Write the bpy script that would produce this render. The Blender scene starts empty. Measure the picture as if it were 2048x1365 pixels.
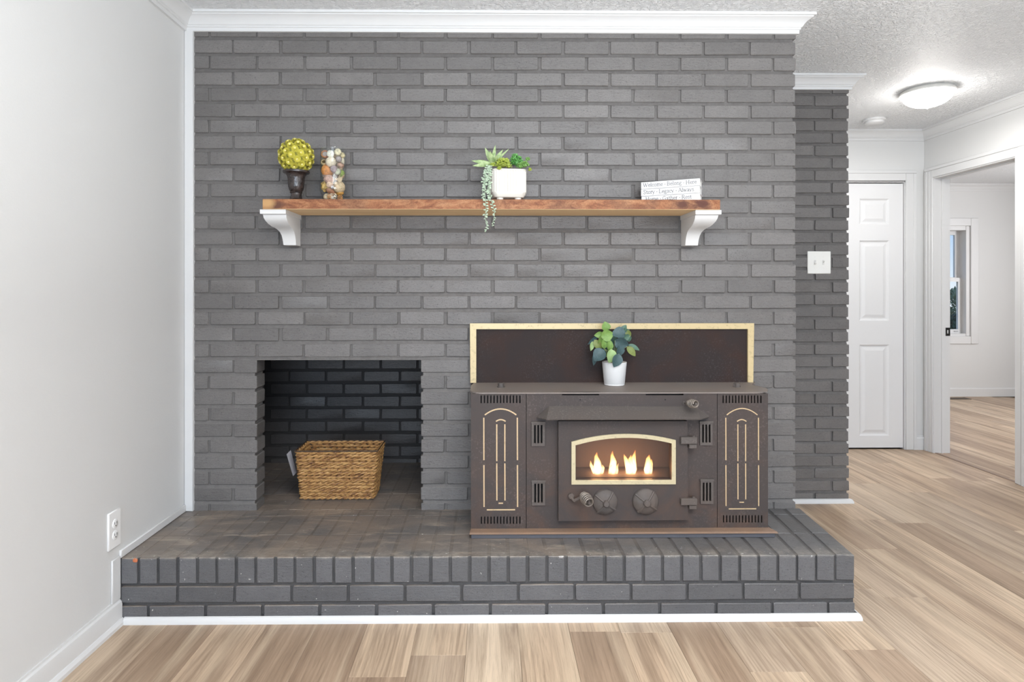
import bpy, bmesh, math, random
from mathutils import Vector, Matrix, Euler, geometry
random.seed(7)
R = random.Random(11)
SC = bpy.context.scene
COL = SC.collection

# ------------------------------------------------------------------ camera, world, lights, exposure
F_PX, CX, CY, CAM_Z, YAW = 1250.0, 995.1, 582.0, 1.195, math.radians(0.6)
cd = bpy.data.cameras.new('camera')
cd.sensor_width = 36.0
cd.lens = 36.0 * F_PX / 2048.0
cd.shift_x = (1024 - CX) / 2048.0
cd.shift_y = (CY - 682.5) / 2048.0
cd.clip_start = 0.05
cam = bpy.data.objects.new('camera', cd)
cam.location = (0, 0, CAM_Z)
cam.rotation_euler = (math.pi / 2, 0, -YAW)
COL.objects.link(cam)
SC.camera = cam

W = bpy.data.worlds.new('sky')
SC.world = W
W.use_nodes = True
wn, wl = W.node_tree.nodes, W.node_tree.links
wn.clear()
wo = wn.new('ShaderNodeOutputWorld'); wb = wn.new('ShaderNodeBackground')
wt = wn.new('ShaderNodeTexCoord'); ws = wn.new('ShaderNodeSeparateXYZ'); wr = wn.new('ShaderNodeValToRGB')
wl.new(wt.outputs['Generated'], ws.inputs[0]); wl.new(ws.outputs['Z'], wr.inputs[0])
e = wr.color_ramp.elements
e[0].position = 0.0; e[0].color = (0.80, 0.88, 0.98, 1)
e[1].position = 0.45; e[1].color = (0.16, 0.36, 0.80, 1)
el = e.new(0.10); el.color = (0.38, 0.60, 0.92, 1)
wl.new(wr.outputs[0], wb.inputs[0]); wb.inputs[1].default_value = 0.8
wl.new(wb.outputs[0], wo.inputs[0])


def area(name, loc, rot, sx, sy, power, color):
    d = bpy.data.lights.new(name, 'AREA')
    d.shape = 'RECTANGLE'; d.size = sx; d.size_y = sy; d.energy = power; d.color = color
    o = bpy.data.objects.new(name, d)
    o.location = loc; o.rotation_euler = rot
    COL.objects.link(o)
    return o


# daylight of the windows behind the camera (lower, cool) and added fill lights out of view
area('window_daylight', (0.15, -3.4, 1.2), (math.radians(90), 0, 0), 2.4, 1.3, 76, (0.72, 0.85, 1.0))
area('added_overhead_fill', (0.55, 0.0, 2.36), (0, 0, 0), 1.6, 1.6, 44, (1.0, 0.965, 0.92))  # added overhead fill, no fixture stands there
area('added_uplight', (0.85, -0.05, 1.15), (math.pi, 0, 0), 1.0, 1.0, 112, (0.95, 0.985, 1.0))  # unseen up-light added to brighten the ceiling
area('added_side_fill', (3.1, -0.6, 1.35), (math.radians(90), 0, math.radians(90)), 2.4, 1.6, 7, (0.93, 0.96, 1.0))  # added fill from the right; the wall there has no window
area('added_bedroom_fill', (6.45, 4.6, 1.5), (math.radians(90), 0, math.radians(90)), 1.5, 1.4, 66, (0.98, 0.98, 1.0))  # unseen fill added to light the bedroom from its right side

SC.view_settings.view_transform = 'Standard'
SC.view_settings.look = 'None'
SC.view_settings.gamma = 1.0
SC.view_settings.use_curve_mapping = False
SC.view_settings.exposure = 0.47


# ------------------------------------------------------------------ survey helper: photo pixel -> point on the plane Y = const
def at(px, py, Y):
    u, v = (px - CX) / F_PX, -(py - CY) / F_PX
    dx = math.sin(YAW) + u * math.cos(YAW); dy = math.cos(YAW) - u * math.sin(YAW)
    t = Y / dy
    return Vector((t * dx, Y, CAM_Z + t * v))


# ------------------------------------------------------------------ mesh builder and object helpers
WOFF = {}


class MB:
    def __init__(self):
        self.bm = bmesh.new()
        self.mi = 0

    def face(self, vs):
        try:
            f = self.bm.faces.new(vs); f.material_index = self.mi
            return f
        except ValueError:
            return None

    def box(self, x0, x1, y0, y1, z0, z1, bev=0.0, jit=0.0, rng=None):
        b = self.bm if bev == 0 else bmesh.new()
        j = (lambda: (rng or R).uniform(-jit, jit)) if jit else (lambda: 0.0)
        v = [b.verts.new((x + j(), y + j(), z + j())) for x in (x0, x1) for y in (y0, y1) for z in (z0, z1)]
        for q in ((0, 1, 3, 2), (4, 6, 7, 5), (0, 4, 5, 1), (2, 3, 7, 6), (0, 2, 6, 4), (1, 5, 7, 3)):
            f = b.faces.new([v[i] for i in q]); f.material_index = self.mi
        if bev:
            bmesh.ops.bevel(b, geom=list(b.edges), offset=bev, segments=1, affect='EDGES', profile=0.5, clamp_overlap=True)
            self.join(b)
        return self

    def join(self, b, mat=None):
        m = {}
        for v in b.verts:
            m[v] = self.bm.verts.new(mat @ v.co if mat else v.co)
        for f in b.faces:
            try:
                g = self.bm.faces.new([m[v] for v in f.verts]); g.material_index = self.mi; g.smooth = f.smooth
            except ValueError:
                pass
        b.free()

    def tube(self, pts, r, n=8, caps=True, closed=False):
        pts = [Vector(p) for p in pts]
        N = len(pts)
        rr = r if isinstance(r, (list, tuple)) else [r] * N
        rings = []
        up = None
        for i, p in enumerate(pts):
            if closed:
                t = pts[(i + 1) % N] - pts[i - 1]
            else:
                t = pts[min(i + 1, N - 1)] - pts[max(i - 1, 0)]
            t.normalize()
            if up is None:
                up = Vector((0, 0, 1)) if abs(t.z) < 0.9 else Vector((1, 0, 0))
            a = t.cross(up)
            if a.length < 1e-6:
                a = t.cross(Vector((0, 1, 0)))
            a.normalize(); b = a.cross(t).normalized(); up = b
            rings.append([self.bm.verts.new(p + (a * math.cos(k * 2 * math.pi / n) + b * math.sin(k * 2 * math.pi / n)) * max(rr[i], 1e-5)) for k in range(n)])
        M = N if closed else N - 1
        for i in range(M):
            A, B = rings[i], rings[(i + 1) % N]
            for k in range(n):
                self.face((A[k], A[(k + 1) % n], B[(k + 1) % n], B[k]))
        if caps and not closed:
            self.face(rings[0][::-1]); self.face(rings[-1])
        return self

    def lathe(self, prof, c, n=24, axis='Z', ry=1.0):
        c = Vector(c)
        rings = []
        for (r, h) in prof:
            ring = []
            for k in range(n):
                a = 2 * math.pi * k / n
                p, q = r * math.cos(a), r * math.sin(a) * ry
                off = Vector((p, q, h)) if axis == 'Z' else (Vector((p, -h, q)) if axis == 'Y' else Vector((h, p, q)))
                ring.append(self.bm.verts.new(c + off))
            rings.append(ring)
        for A, B in zip(rings, rings[1:]):
            for k in range(n):
                self.face((A[k], A[(k + 1) % n], B[(k + 1) % n], B[k]))
        if prof[0][0] > 1e-5: self.face(rings[0][::-1])
        if prof[-1][0] > 1e-5: self.face(rings[-1])
        return self

    def plate(self, outer, holes, y0, y1):
        """polygon with holes in the XZ plane, thick from y0 (front) to y1"""
        loops = [outer] + holes
        flat = [p for l in loops for p in l]
        eds, k = [], 0
        for l in loops:
            eds += [(k + i, k + (i + 1) % len(l)) for i in range(len(l))]; k += len(l)
        co, _, tris, orig, _, _ = geometry.delaunay_2d_cdt([Vector(p) for p in flat], eds, [], 2, 1e-7)

        def inside(p, poly):
            c = False
            for i in range(len(poly)):
                (x1, y1), (x2, y2) = poly[i][:2], poly[i - 1][:2]
                if (y1 > p.y) != (y2 > p.y) and p.x < (x2 - x1) * (p.y - y1) / (y2 - y1) + x1: c = not c
            return c
        keep = []
        for t in tris:
            ce = sum((co[i] for i in t), Vector((0, 0))) / len(t)
            if inside(ce, outer) and not any(inside(ce, h) for h in holes): keep.append(t)
        tris = keep
        mp = {}
        for i, os_ in enumerate(orig):
            for q in os_: mp[q] = i
        A_ = [self.bm.verts.new((p[0], y0, p[1])) for p in co]
        B_ = [self.bm.verts.new((p[0], y1, p[1])) for p in co]
        A = [A_[mp[i]] for i in range(len(flat))]; B = [B_[mp[i]] for i in range(len(flat))]
        for t in tris:
            self.face([A_[i] for i in t]); self.face([B_[i] for i in t][::-1])
        k = 0
        for l in loops:
            n = len(l)
            for i in range(n):
                a, b = k + i, k + (i + 1) % n
                self.face((A[a], A[b], B[b], B[a]))
            k += n
        return self

    def blob(self, c, rx, ry, rz, sub=2, jit=0.0, rot=None, rng=R):
        b = bmesh.new()
        bmesh.ops.create_icosphere(b, subdivisions=sub, radius=1.0)
        for v in b.verts:
            k = 1 + rng.uniform(-jit, jit)
            v.co = Vector((v.co.x * rx * k, v.co.y * ry * k, v.co.z * rz * k))
        M = Matrix.Translation(Vector(c)) @ (rot.to_matrix().to_4x4() if rot else Matrix())
        self.join(b, M)
        return self

    def mesh(self, name, mat, off=Vector((0, 0, 0)), smooth=True, angle=40):
        bmesh.ops.remove_doubles(self.bm, verts=self.bm.verts, dist=1e-6)
        bmesh.ops.recalc_face_normals(self.bm, faces=self.bm.faces)
        for v in self.bm.verts: v.co -= off
        me = bpy.data.meshes.new(name)
        self.bm.to_mesh(me); self.bm.free()
        for m in (mat if isinstance(mat, (list, tuple)) else [mat]): me.materials.append(m)
        if smooth:
            me.polygons.foreach_set('use_smooth', [True] * len(me.polygons))
            me.set_sharp_from_angle(angle=math.radians(angle))
        return me

    def build(self, name, mat, parent=None, smooth=True, angle=40, origin=None):
        """the shapes are given in world coordinates; origin = where the object's own origin sits"""
        po = WOFF[parent.name] if parent else Vector((0, 0, 0))
        w = Vector(origin) if origin is not None else po
        me = self.mesh(name, mat, w, smooth, angle)
        return link(name, me, w, parent)


def link(name, me, world, parent=None, rot=None):
    o = bpy.data.objects.new(name, me)
    COL.objects.link(o)
    po = WOFF[parent.name] if parent else Vector((0, 0, 0))
    o.location = Vector(world) - po
    if rot: o.rotation_euler = rot
    if parent: o.parent = parent
    WOFF[o.name] = Vector(world)
    return o


def tag(o, label, cat, group=None, kind=None):
    o['label'] = label; o['category'] = cat
    if group: o['group'] = group
    if kind: o['kind'] = kind
    return o


def thing(name, loc, label, cat, group=None):
    o = link(name, None, Vector(loc))
    o.empty_display_size = 0.05
    return tag(o, label, cat, group)


def struct(o, label, cat):
    return tag(o, label, cat, None, 'structure')


# ------------------------------------------------------------------ materials
def mat(name):
    m = bpy.data.materials.new(name); m.use_nodes = True
    nt = m.node_tree
    return m, nt.nodes, nt.links, nt.nodes['Principled BSDF']


def plain(name, col, rough=0.5, metal=0.0, spec=0.5):
    m, n, l, b = mat(name)
    b.inputs['Base Color'].default_value = (*col, 1); b.inputs['Roughness'].default_value = rough
    b.inputs['Metallic'].default_value = metal; b.inputs['Specular IOR Level'].default_value = spec
    return m


def coords(n, l, scale, per_object=True, rot=(0, 0, 0)):
    """world position, shifted per object so that neighbours do not continue one another"""
    g = n.new('ShaderNodeNewGeometry')
    out = g.outputs['Position']
    if per_object:
        oi = n.new('ShaderNodeObjectInfo'); mu = n.new('ShaderNodeMath'); mu.operation = 'MULTIPLY'; mu.inputs[1].default_value = 37.0
        l.new(oi.outputs['Random'], mu.inputs[0])
        ad = n.new('ShaderNodeVectorMath'); ad.operation = 'ADD'
        l.new(out, ad.inputs[0]); l.new(mu.outputs[0], ad.inputs[1]); out = ad.outputs[0]
    mp = n.new('ShaderNodeMapping'); mp.inputs['Scale'].default_value = scale; mp.inputs['Rotation'].default_value = rot
    l.new(out, mp.inputs[0])
    return mp.outputs[0]


def noise(n, l, vec, scale, detail=4, rough=0.55, dist=0.0):
    t = n.new('ShaderNodeTexNoise')
    t.inputs['Scale'].default_value = scale; t.inputs['Detail'].default_value = detail
    t.inputs['Roughness'].default_value = rough; t.inputs['Distortion'].default_value = dist
    l.new(vec, t.inputs['Vector'])
    return t.outputs['Fac']


def ramp(n, l, fac, stops):
    r = n.new('ShaderNodeValToRGB')
    e = r.color_ramp.elements
    while len(e) < len(stops): e.new(0.5)
    for i, (p, c) in enumerate(stops):
        e[i].position = p; e[i].color = (*c, 1) if len(c) == 3 else c
    l.new(fac, r.inputs[0])
    return r.outputs[0]


def mix(n, l, fac, a, b, mode='MIX'):
    x = n.new('ShaderNodeMix'); x.data_type = 'RGBA'; x.blend_type = mode
    for sock, val in ((x.inputs[0], fac), (x.inputs[6], a), (x.inputs[7], b)):
        if isinstance(val, (int, float)): sock.default_value = val
        elif isinstance(val, tuple): sock.default_value = (*val, 1)
        else: l.new(val, sock)
    return x.outputs[2]


def math_(n, l, op, a, b=None, c=None):
    x = n.new('ShaderNodeMath'); x.operation = op
    for i, v in enumerate((a, b, c)):
        if v is None: continue
        if isinstance(v, (int, float)): x.inputs[i].default_value = v
        else: l.new(v, x.inputs[i])
    return x.outputs[0]


def bump(n, l, b, h, strength, dist):
    u = n.new('ShaderNodeBump'); u.inputs['Strength'].default_value = strength; u.inputs['Distance'].default_value = dist
    l.new(h, u.inputs['Height']); l.new(u.outputs[0], b.inputs['Normal'])


def brick_material(name, base, dusty=False, amount=1.0):
    m, n, l, b = mat(name)
    v = coords(n, l, (1, 1, 1))
    streak = noise(n, l, coords(n, l, (42, 42, 150)), 1.0, 3, 0.6, 0.6)
    fine = noise(n, l, v, 260, 3, 0.6)
    blot = noise(n, l, v, 13, 3, 0.5)
    oi = n.new('ShaderNodeObjectInfo')
    tone = math_(n, l, 'MULTIPLY_ADD', oi.outputs['Random'], 0.26, 0.87)
    tone = math_(n, l, 'MULTIPLY', tone, math_(n, l, 'MULTIPLY_ADD', blot, 0.34, 0.83))
    tone = math_(n, l, 'MULTIPLY', tone, math_(n, l, 'MULTIPLY_ADD', streak, 0.30, 0.85))
    pits = ramp(n, l, noise(n, l, coords(n, l, (110, 110, 190)), 1.0, 2, 0.6), [(0.30, (0.42, 0.42, 0.42)), (0.41, (1, 1, 1))])
    col = mix(n, l, 1.0, base, tone, 'MULTIPLY')
    col = mix(n, l, 0.5, col, pits, 'MULTIPLY')
    grit = ramp(n, l, noise(n, l, v, 420, 2, 0.7), [(0.30, (0.74, 0.74, 0.74)), (0.5, (1, 1, 1)), (0.72, (1.3, 1.3, 1.3))])
    col = mix(n, l, 0.8, col, grit, 'MULTIPLY')
    scuff = ramp(n, l, noise(n, l, v, 17, 5, 0.72, 1.0), [(0.70, (0, 0, 0)), (0.80, (1, 1, 1))])
    col = mix(n, l, math_(n, l, 'MULTIPLY', scuff, 0.20), col, (0.34, 0.33, 0.32))
    if dusty:
        g = n.new('ShaderNodeNewGeometry'); sp = n.new('ShaderNodeSeparateXYZ'); l.new(g.outputs['Normal'], sp.inputs[0])
        up = ramp(n, l, sp.outputs['Z'], [(0.25, (0, 0, 0)), (0.8, (1, 1, 1))])
        pp = n.new('ShaderNodeSeparateXYZ'); l.new(g.outputs['Position'], pp.inputs[0])
        left = ramp(n, l, math_(n, l, 'MULTIPLY_ADD', pp.outputs['X'], -0.4, 0.5), [(0.12, (0.12, 0.12, 0.12)), (0.42, (1, 1, 1))])
        d = ramp(n, l, noise(n, l, coords(n, l, (3.4, 6.5, 5), False, (0, 0, 0.5)), 1.0, 6, 0.62, 0.7), [(0.34, (0.10, 0.10, 0.10)), (0.66, (1, 1, 1))])
        f = math_(n, l, 'MULTIPLY', math_(n, l, 'MULTIPLY', up, left), math_(n, l, 'MULTIPLY', d, 0.95))
        col = mix(n, l, f, col, (0.225, 0.180, 0.148))
        # tan smears left by wiping, and wear along the front edge
        sm = ramp(n, l, noise(n, l, coords(n, l, (5, 17, 8), False, (0, 0, 0.75)), 1.0, 5, 0.7, 0.9), [(0.52, (0, 0, 0)), (0.72, (1, 1, 1))])
        col = mix(n, l, math_(n, l, 'MULTIPLY', math_(n, l, 'MULTIPLY', up, left), math_(n, l, 'MULTIPLY', sm, 0.7)), col, (0.40, 0.33, 0.26))
        edge = ramp(n, l, math_(n, l, 'MULTIPLY_ADD', pp.outputs['Y'], -8.0, 8.0 * 2.36), [(0.05, (0, 0, 0)), (0.8, (1, 1, 1))])
        ew = ramp(n, l, noise(n, l, coords(n, l, (26, 26, 40), False), 1.0, 5, 0.75), [(0.40, (0, 0, 0)), (0.68, (1, 1, 1))])
        hi = ramp(n, l, math_(n, l, 'MULTIPLY_ADD', pp.outputs['Z'], 60.0, -60.0 * 0.2195), [(0.35, (0, 0, 0)), (0.95, (1, 1, 1))])
        ef = math_(n, l, 'MULTIPLY', math_(n, l, 'MULTIPLY', edge, ew), math_(n, l, 'MULTIPLY', hi, 0.75))
        col = mix(n, l, ef, col, (0.40, 0.36, 0.31))
        wc = ramp(n, l, noise(n, l, coords(n, l, (1, 1, 1), False), 30, 4, 0.75), [(0.645, (0, 0, 0)), (0.665, (1, 1, 1))])
        col = mix(n, l, math_(n, l, 'MULTIPLY', math_(n, l, 'MULTIPLY', wc, hi), math_(n, l, 'MULTIPLY', edge, 0.85)), col, (0.72, 0.70, 0.68))
        chip = ramp(n, l, noise(n, l, coords(n, l, (1, 1, 1), False), 75, 2, 0.5), [(0.755, (0, 0, 0)), (0.77, (1, 1, 1))])
        col = mix(n, l, math_(n, l, 'MULTIPLY', chip, 0.8), col, (0.7, 0.68, 0.64))
    l.new(col, b.inputs['Base Color'])
    b.inputs['Roughness'].default_value = 0.43
    b.inputs['Specular IOR Level'].default_value = 0.55
    h = math_(n, l, 'ADD', math_(n, l, 'MULTIPLY', streak, 0.7), math_(n, l, 'MULTIPLY', fine, 0.25))
    h = math_(n, l, 'ADD', h, math_(n, l, 'MULTIPLY', pits, 0.35))
    bump(n, l, b, h, 0.55 * amount, 0.004)
    return m


PAINT = (0.143, 0.134, 0.129)
M_brick = brick_material('charcoal_painted_brick', PAINT)
M_shaded_brick = brick_material('niche_shade_brick', (0.060, 0.056, 0.056))  # brick paint darkened: the niche's shade is put into the colour
M_hearth = brick_material('charcoal_painted_hearth_brick', (0.108, 0.108, 0.113), True, 0.8)


def mortar_material(name, dusty=False, k=1.0):
    m, n, l, b = mat(name)
    v = coords(n, l, (1, 1, 1), False)
    a = noise(n, l, v, 45, 4, 0.65); c = noise(n, l, v, 320, 2, 0.6)
    col = ramp(n, l, a, [(0.3, (0.108 * k, 0.101 * k, 0.097 * k)), (0.7, (0.140 * k, 0.132 * k, 0.127 * k))])
    if dusty:
        g = n.new('ShaderNodeNewGeometry'); sp = n.new('ShaderNodeSeparateXYZ'); l.new(g.outputs['Normal'], sp.inputs[0])
        up = ramp(n, l, sp.outputs['Z'], [(0.25, (0, 0, 0)), (0.8, (1, 1, 1))])
        col = mix(n, l, math_(n, l, 'MULTIPLY', up, 0.85), col, (0.155, 0.130, 0.112))
    l.new(col, b.inputs['Base Color']); b.inputs['Roughness'].default_value = 0.65
    bump(n, l, b, math_(n, l, 'ADD', a, math_(n, l, 'MULTIPLY', c, 0.4)), 0.6, 0.004)
    return m


M_mortar = mortar_material('charcoal_painted_mortar', False, 1.10)
M_mortar_shaded = plain('niche_shade_mortar', (0.032, 0.030, 0.030), 0.8)  # joints darkened too, carrying the shade inside the niche
M_mortar_hearth = brick_material('charcoal_painted_hearth_mortar', (0.076, 0.075, 0.077), True, .6)


def wall_paint(name, col, scale=180, strength=0.12):
    m, n, l, b = mat(name)
    v = coords(n, l, (1, 1, 1), False)
    b.inputs['Base Color'].default_value = (*col, 1); b.inputs['Roughness'].default_value = 0.62
    bump(n, l, b, noise(n, l, v, scale, 3, 0.6), strength, 0.003)
    return m


M_wall = wall_paint('light_grey_wall_paint', (0.665, 0.665, 0.66))
M_trim = plain('white_trim_paint', (0.67, 0.67, 0.67), 0.38)
M_door = plain('white_door_paint', (0.74, 0.74, 0.745), 0.42)


def ceiling_mat():
    m, n, l, b = mat('white_textured_ceiling')
    v = coords(n, l, (1, 1, 1), False)
    a = ramp(n, l, noise(n, l, v, 48, 4, 0.6, 1.2), [(0.42, (0, 0, 0)), (0.60, (1, 1, 1))])
    c = noise(n, l, v, 170, 3, 0.6)
    b.inputs['Base Color'].default_value = (0.88, 0.89, 0.90, 1); b.inputs['Roughness'].default_value = 0.5
    bump(n, l, b, math_(n, l, 'ADD', a, math_(n, l, 'MULTIPLY', c, 0.6)), 0.85, 0.007)
    return m


M_ceiling = ceiling_mat()


def plank_mat():
    m, n, l, b = mat('oak_vinyl_plank')
    v = coords(n, l, (1, 1, 1))
    grain = noise(n, l, coords(n, l, (150, 5.0, 1)), 1.0, 5, 0.7, 0.5)
    wide = noise(n, l, coords(n, l, (20, 1.0, 1)), 1.0, 5, 0.62, 0.7)
    w = n.new('ShaderNodeTexWave'); w.wave_type = 'BANDS'; w.bands_direction = 'X'
    w.inputs['Scale'].default_value = 1.0; w.inputs['Distortion'].default_value = 10.0
    w.inputs['Detail'].default_value = 3.0; w.inputs['Detail Scale'].default_value = 0.55; w.inputs['Detail Roughness'].default_value = 0.6
    l.new(coords(n, l, (22, 3.0, 1)), w.inputs['Vector'])
    oi = n.new('ShaderNodeObjectInfo')
    base = ramp(n, l, oi.outputs['Random'], [(0.0, (0.375, 0.268, 0.188)), (0.28, (0.52, 0.385, 0.272)), (0.55, (0.63, 0.482, 0.345)), (0.78, (0.46, 0.355, 0.266)), (1.0, (0.70, 0.56, 0.415))])
    col = mix(n, l, ramp(n, l, wide, [(0.40, (0, 0, 0)), (0.66, (0.8, 0.8, 0.8))]), base, (0.24, 0.165, 0.112))
    lightening = ramp(n, l, noise(n, l, coords(n, l, (9, 0.5, 1)), 1.3, 3, 0.5, 0.5), [(0.52, (0, 0, 0)), (0.70, (0.65, 0.65, 0.65))])
    col = mix(n, l, lightening, col, (0.60, 0.475, 0.345))
    cath = ramp(n, l, w.outputs['Fac'], [(0.10, (1, 1, 1)), (0.42, (0, 0, 0))])
    cathm = ramp(n, l, noise(n, l, coords(n, l, (6, 1.3, 1)), 1.0, 2, 0.5), [(0.44, (0, 0, 0)), (0.62, (1, 1, 1))])
    col = mix(n, l, math_(n, l, 'MULTIPLY', math_(n, l, 'MULTIPLY', cath, cathm), 0.34), col, (0.23, 0.155, 0.10))
    knot = ramp(n, l, noise(n, l, coords(n, l, (10, 3.2, 1)), 1.0, 3, 0.6, 0.8), [(0.70, (0, 0, 0)), (0.80, (0.8, 0.8, 0.8))])
    col = mix(n, l, knot, col, (0.17, 0.115, 0.075))
    col = mix(n, l, 1.0, col, ramp(n, l, grain, [(0.25, (0.70, 0.68, 0.66)), (0.5, (1, 1, 1)), (0.75, (1.13, 1.13, 1.13))]), 'MULTIPLY')
    l.new(col, b.inputs['Base Color'])
    b.inputs['Roughness'].default_value = 0.42; b.inputs['Specular IOR Level'].default_value = 0.35
    bump(n, l, b, grain, 0.12, 0.002)
    return m


M_plank = plank_mat()
M_subfloor = plain('dark_subfloor', (0.20, 0.15, 0.11), 0.8)


def steel_mat(name, base, rust, dust, rough=0.55, rust_amt=0.85, low_rust=True):
    m, n, l, b = mat(name)
    v = coords(n, l, (1, 1, 1), False)
    a = noise(n, l, v, 7, 6, 0.65, 0.6)
    f = ramp(n, l, a, [(0.42, (0, 0, 0)), (0.72, (1, 1, 1))])
    fac = math_(n, l, 'MULTIPLY', f, rust_amt)
    if low_rust:
        g = n.new('ShaderNodeNewGeometry'); sp = n.new('ShaderNodeSeparateXYZ'); l.new(g.outputs['Position'], sp.inputs[0])
        low = ramp(n, l, math_(n, l, 'MULTIPLY_ADD', sp.outputs['Z'], -1.9, 1.2), [(0.1, (0.25, 0.25, 0.25)), (0.72, (1, 1, 1))])
        fac = math_(n, l, 'MULTIPLY', fac, low)
    col = mix(n, l, fac, base, rust)
    sp1 = ramp(n, l, noise(n, l, v, 150, 3, 0.7), [(0.54, (0, 0, 0)), (0.74, (1, 1, 1))])
    cl = ramp(n, l, noise(n, l, v, 5.5, 4, 0.6), [(0.40, (0, 0, 0)), (0.66, (1, 1, 1))])
    col = mix(n, l, math_(n, l, 'MULTIPLY', math_(n, l, 'MULTIPLY', sp1, cl), 0.42), col, dust)
    l.new(col, b.inputs['Base Color'])
    b.inputs['Roughness'].default_value = rough; b.inputs['Specular IOR Level'].default_value = 0.4
    bump(n, l, b, noise(n, l, v, 340, 2, 0.6), 0.10, 0.002)
    return m


M_stove = steel_mat('dark_brown_stove_steel', (0.054, 0.043, 0.040), (0.105, 0.058, 0.038), (0.24, 0.20, 0.18))
M_back = steel_mat('dark_brown_stove_sheet', (0.034, 0.026, 0.025), (0.058, 0.026, 0.017), (0.14, 0.125, 0.125), 0.6, 0.45, False)
M_back.node_tree.nodes['Principled BSDF'].inputs['Specular IOR Level'].default_value = .14
M_cast = steel_mat('grey_brown_cast_iron', (0.094, 0.081, 0.075), (0.14, 0.09, 0.062), (0.34, 0.30, 0.28), 0.6, 0.55)
M_stovetop = steel_mat('dusty_stove_top', (0.195, 0.168, 0.154), (0.215, 0.165, 0.138), (0.33, 0.29, 0.27), 0.55, 0.6, False)
M_rust = steel_mat('rusty_stove_base', (0.24, 0.160, 0.115), (0.30, 0.185, 0.115), (0.46, 0.37, 0.30), 0.7, 0.8, False)
M_black = plain('black_void', (0.012, 0.011, 0.011), 0.8)


def cream_mat(name, col):
    m, n, l, b = mat(name)
    v = coords(n, l, (1, 1, 1), False)
    c = ramp(n, l, noise(n, l, v, 60, 4, 0.7), [(0.30, tuple(k * 0.72 for k in col)), (0.46, col)])
    l.new(c, b.inputs['Base Color']); b.inputs['Roughness'].default_value = 0.36; b.inputs['Metallic'].default_value = 0.15
    return m


M_brass = cream_mat('tarnished_pale_brass', (0.60, 0.475, 0.265))
M_inlay = cream_mat('cream_brass_inlay', (0.60, 0.445, 0.265))
M_window_frame = cream_mat('cream_window_frame', (0.56, 0.485, 0.315))


def thin_glass(name, tint=(1, 1, 1), refl=1.0, rough=0.03):
    m = bpy.data.materials.new(name); m.use_nodes = True
    n, l = m.node_tree.nodes, m.node_tree.links
    n.clear()
    o = n.new('ShaderNodeOutputMaterial'); t = n.new('ShaderNodeBsdfTransparent'); g = n.new('ShaderNodeBsdfGlossy')
    t.inputs[0].default_value = (*tint, 1); g.inputs['Roughness'].default_value = rough
    fr = n.new('ShaderNodeFresnel'); gb_ = n.new('ShaderNodeNewGeometry')
    l.new(math_(n, l, 'MULTIPLY_ADD', gb_.outputs['Backfacing'], 1 / 1.45 - 1.45, 1.45), fr.inputs[0])      # a thin pane has the same reflectance from both sides
    mx = n.new('ShaderNodeMixShader')
    l.new(math_(n, l, 'MULTIPLY', fr.outputs[0], refl), mx.inputs[0]); l.new(t.outputs[0], mx.inputs[1]); l.new(g.outputs[0], mx.inputs[2])
    l.new(mx.outputs[0], o.inputs[0])
    return m


M_glass = thin_glass('clear_glass', (0.97, 0.98, 0.97), 1.0)
M_stove_glass = thin_glass('sooty_stove_glass', (0.72, 0.66, 0.62), 1.5, 0.35)


# ------------------------------------------------------------------ bricks
BRICKS = {}


def brick_mesh(L, H, D, var, kind='face'):
    """a brick about its centre; 'face' = front at -Y with eased outline, 'block' = every edge eased"""
    key = (round(L, 3), round(H, 3), round(D, 3), var, kind)
    if key in BRICKS: return BRICKS[key]
    rg = random.Random(hash((key[0], key[1], key[2], var)) & 0xffff)
    mb = MB(); bm = mb.bm
    if kind == 'block':
        mb.box(-L / 2, L / 2, -D / 2, D / 2, -H / 2, H / 2, 0.0022, 0.0003, rg)
    else:
        c = min(0.0032, H * 0.2, L * 0.2); b = 0.0019
        w, h = L / 2, H / 2
        out = [(-w + c, -h), (w - c, -h), (w, -h + c), (w, h - c), (w - c, h), (-w + c, h), (-w, h - c), (-w, -h + c)]
        out = [(x + rg.uniform(-.0010, .0010), z + rg.uniform(-.0010, .0010)) for x, z in out]
        back = [bm.verts.new((x, D / 2, z)) for x, z in out]
        mid = [bm.verts.new((x, -D / 2 + b, z)) for x, z in out]
        fr = [bm.verts.new((x - b * (1 if x > 0 else -1), -D / 2 + rg.uniform(-.0006, .0006), z - b * (1 if z > 0 else -1))) for x, z in out]
        for A, B in ((back, mid), (mid, fr)):
            for k in range(8): mb.face((A[k], A[(k + 1) % 8], B[(k + 1) % 8], B[k]))
        mb.face(fr)
    me = mb.mesh('brick', M_brick, smooth=True, angle=30)
    BRICKS[key] = me
    return me


def weathered(mb, x0, x1, z0, z1, yf, yd):
    """bed joint: mortar deep under the upper brick, nearly flush on top of the lower one"""
    v = [mb.bm.verts.new(p) for p in ((x0, yf, z0), (x0, yd, z1), (x0, yd, z0), (x1, yf, z0), (x1, yd, z1), (x1, yd, z0))]
    mb.face((v[0], v[1], v[4], v[3])); mb.face((v[0], v[2], v[1])); mb.face((v[3], v[4], v[5])); mb.face((v[0], v[3], v[5], v[2]))


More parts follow.
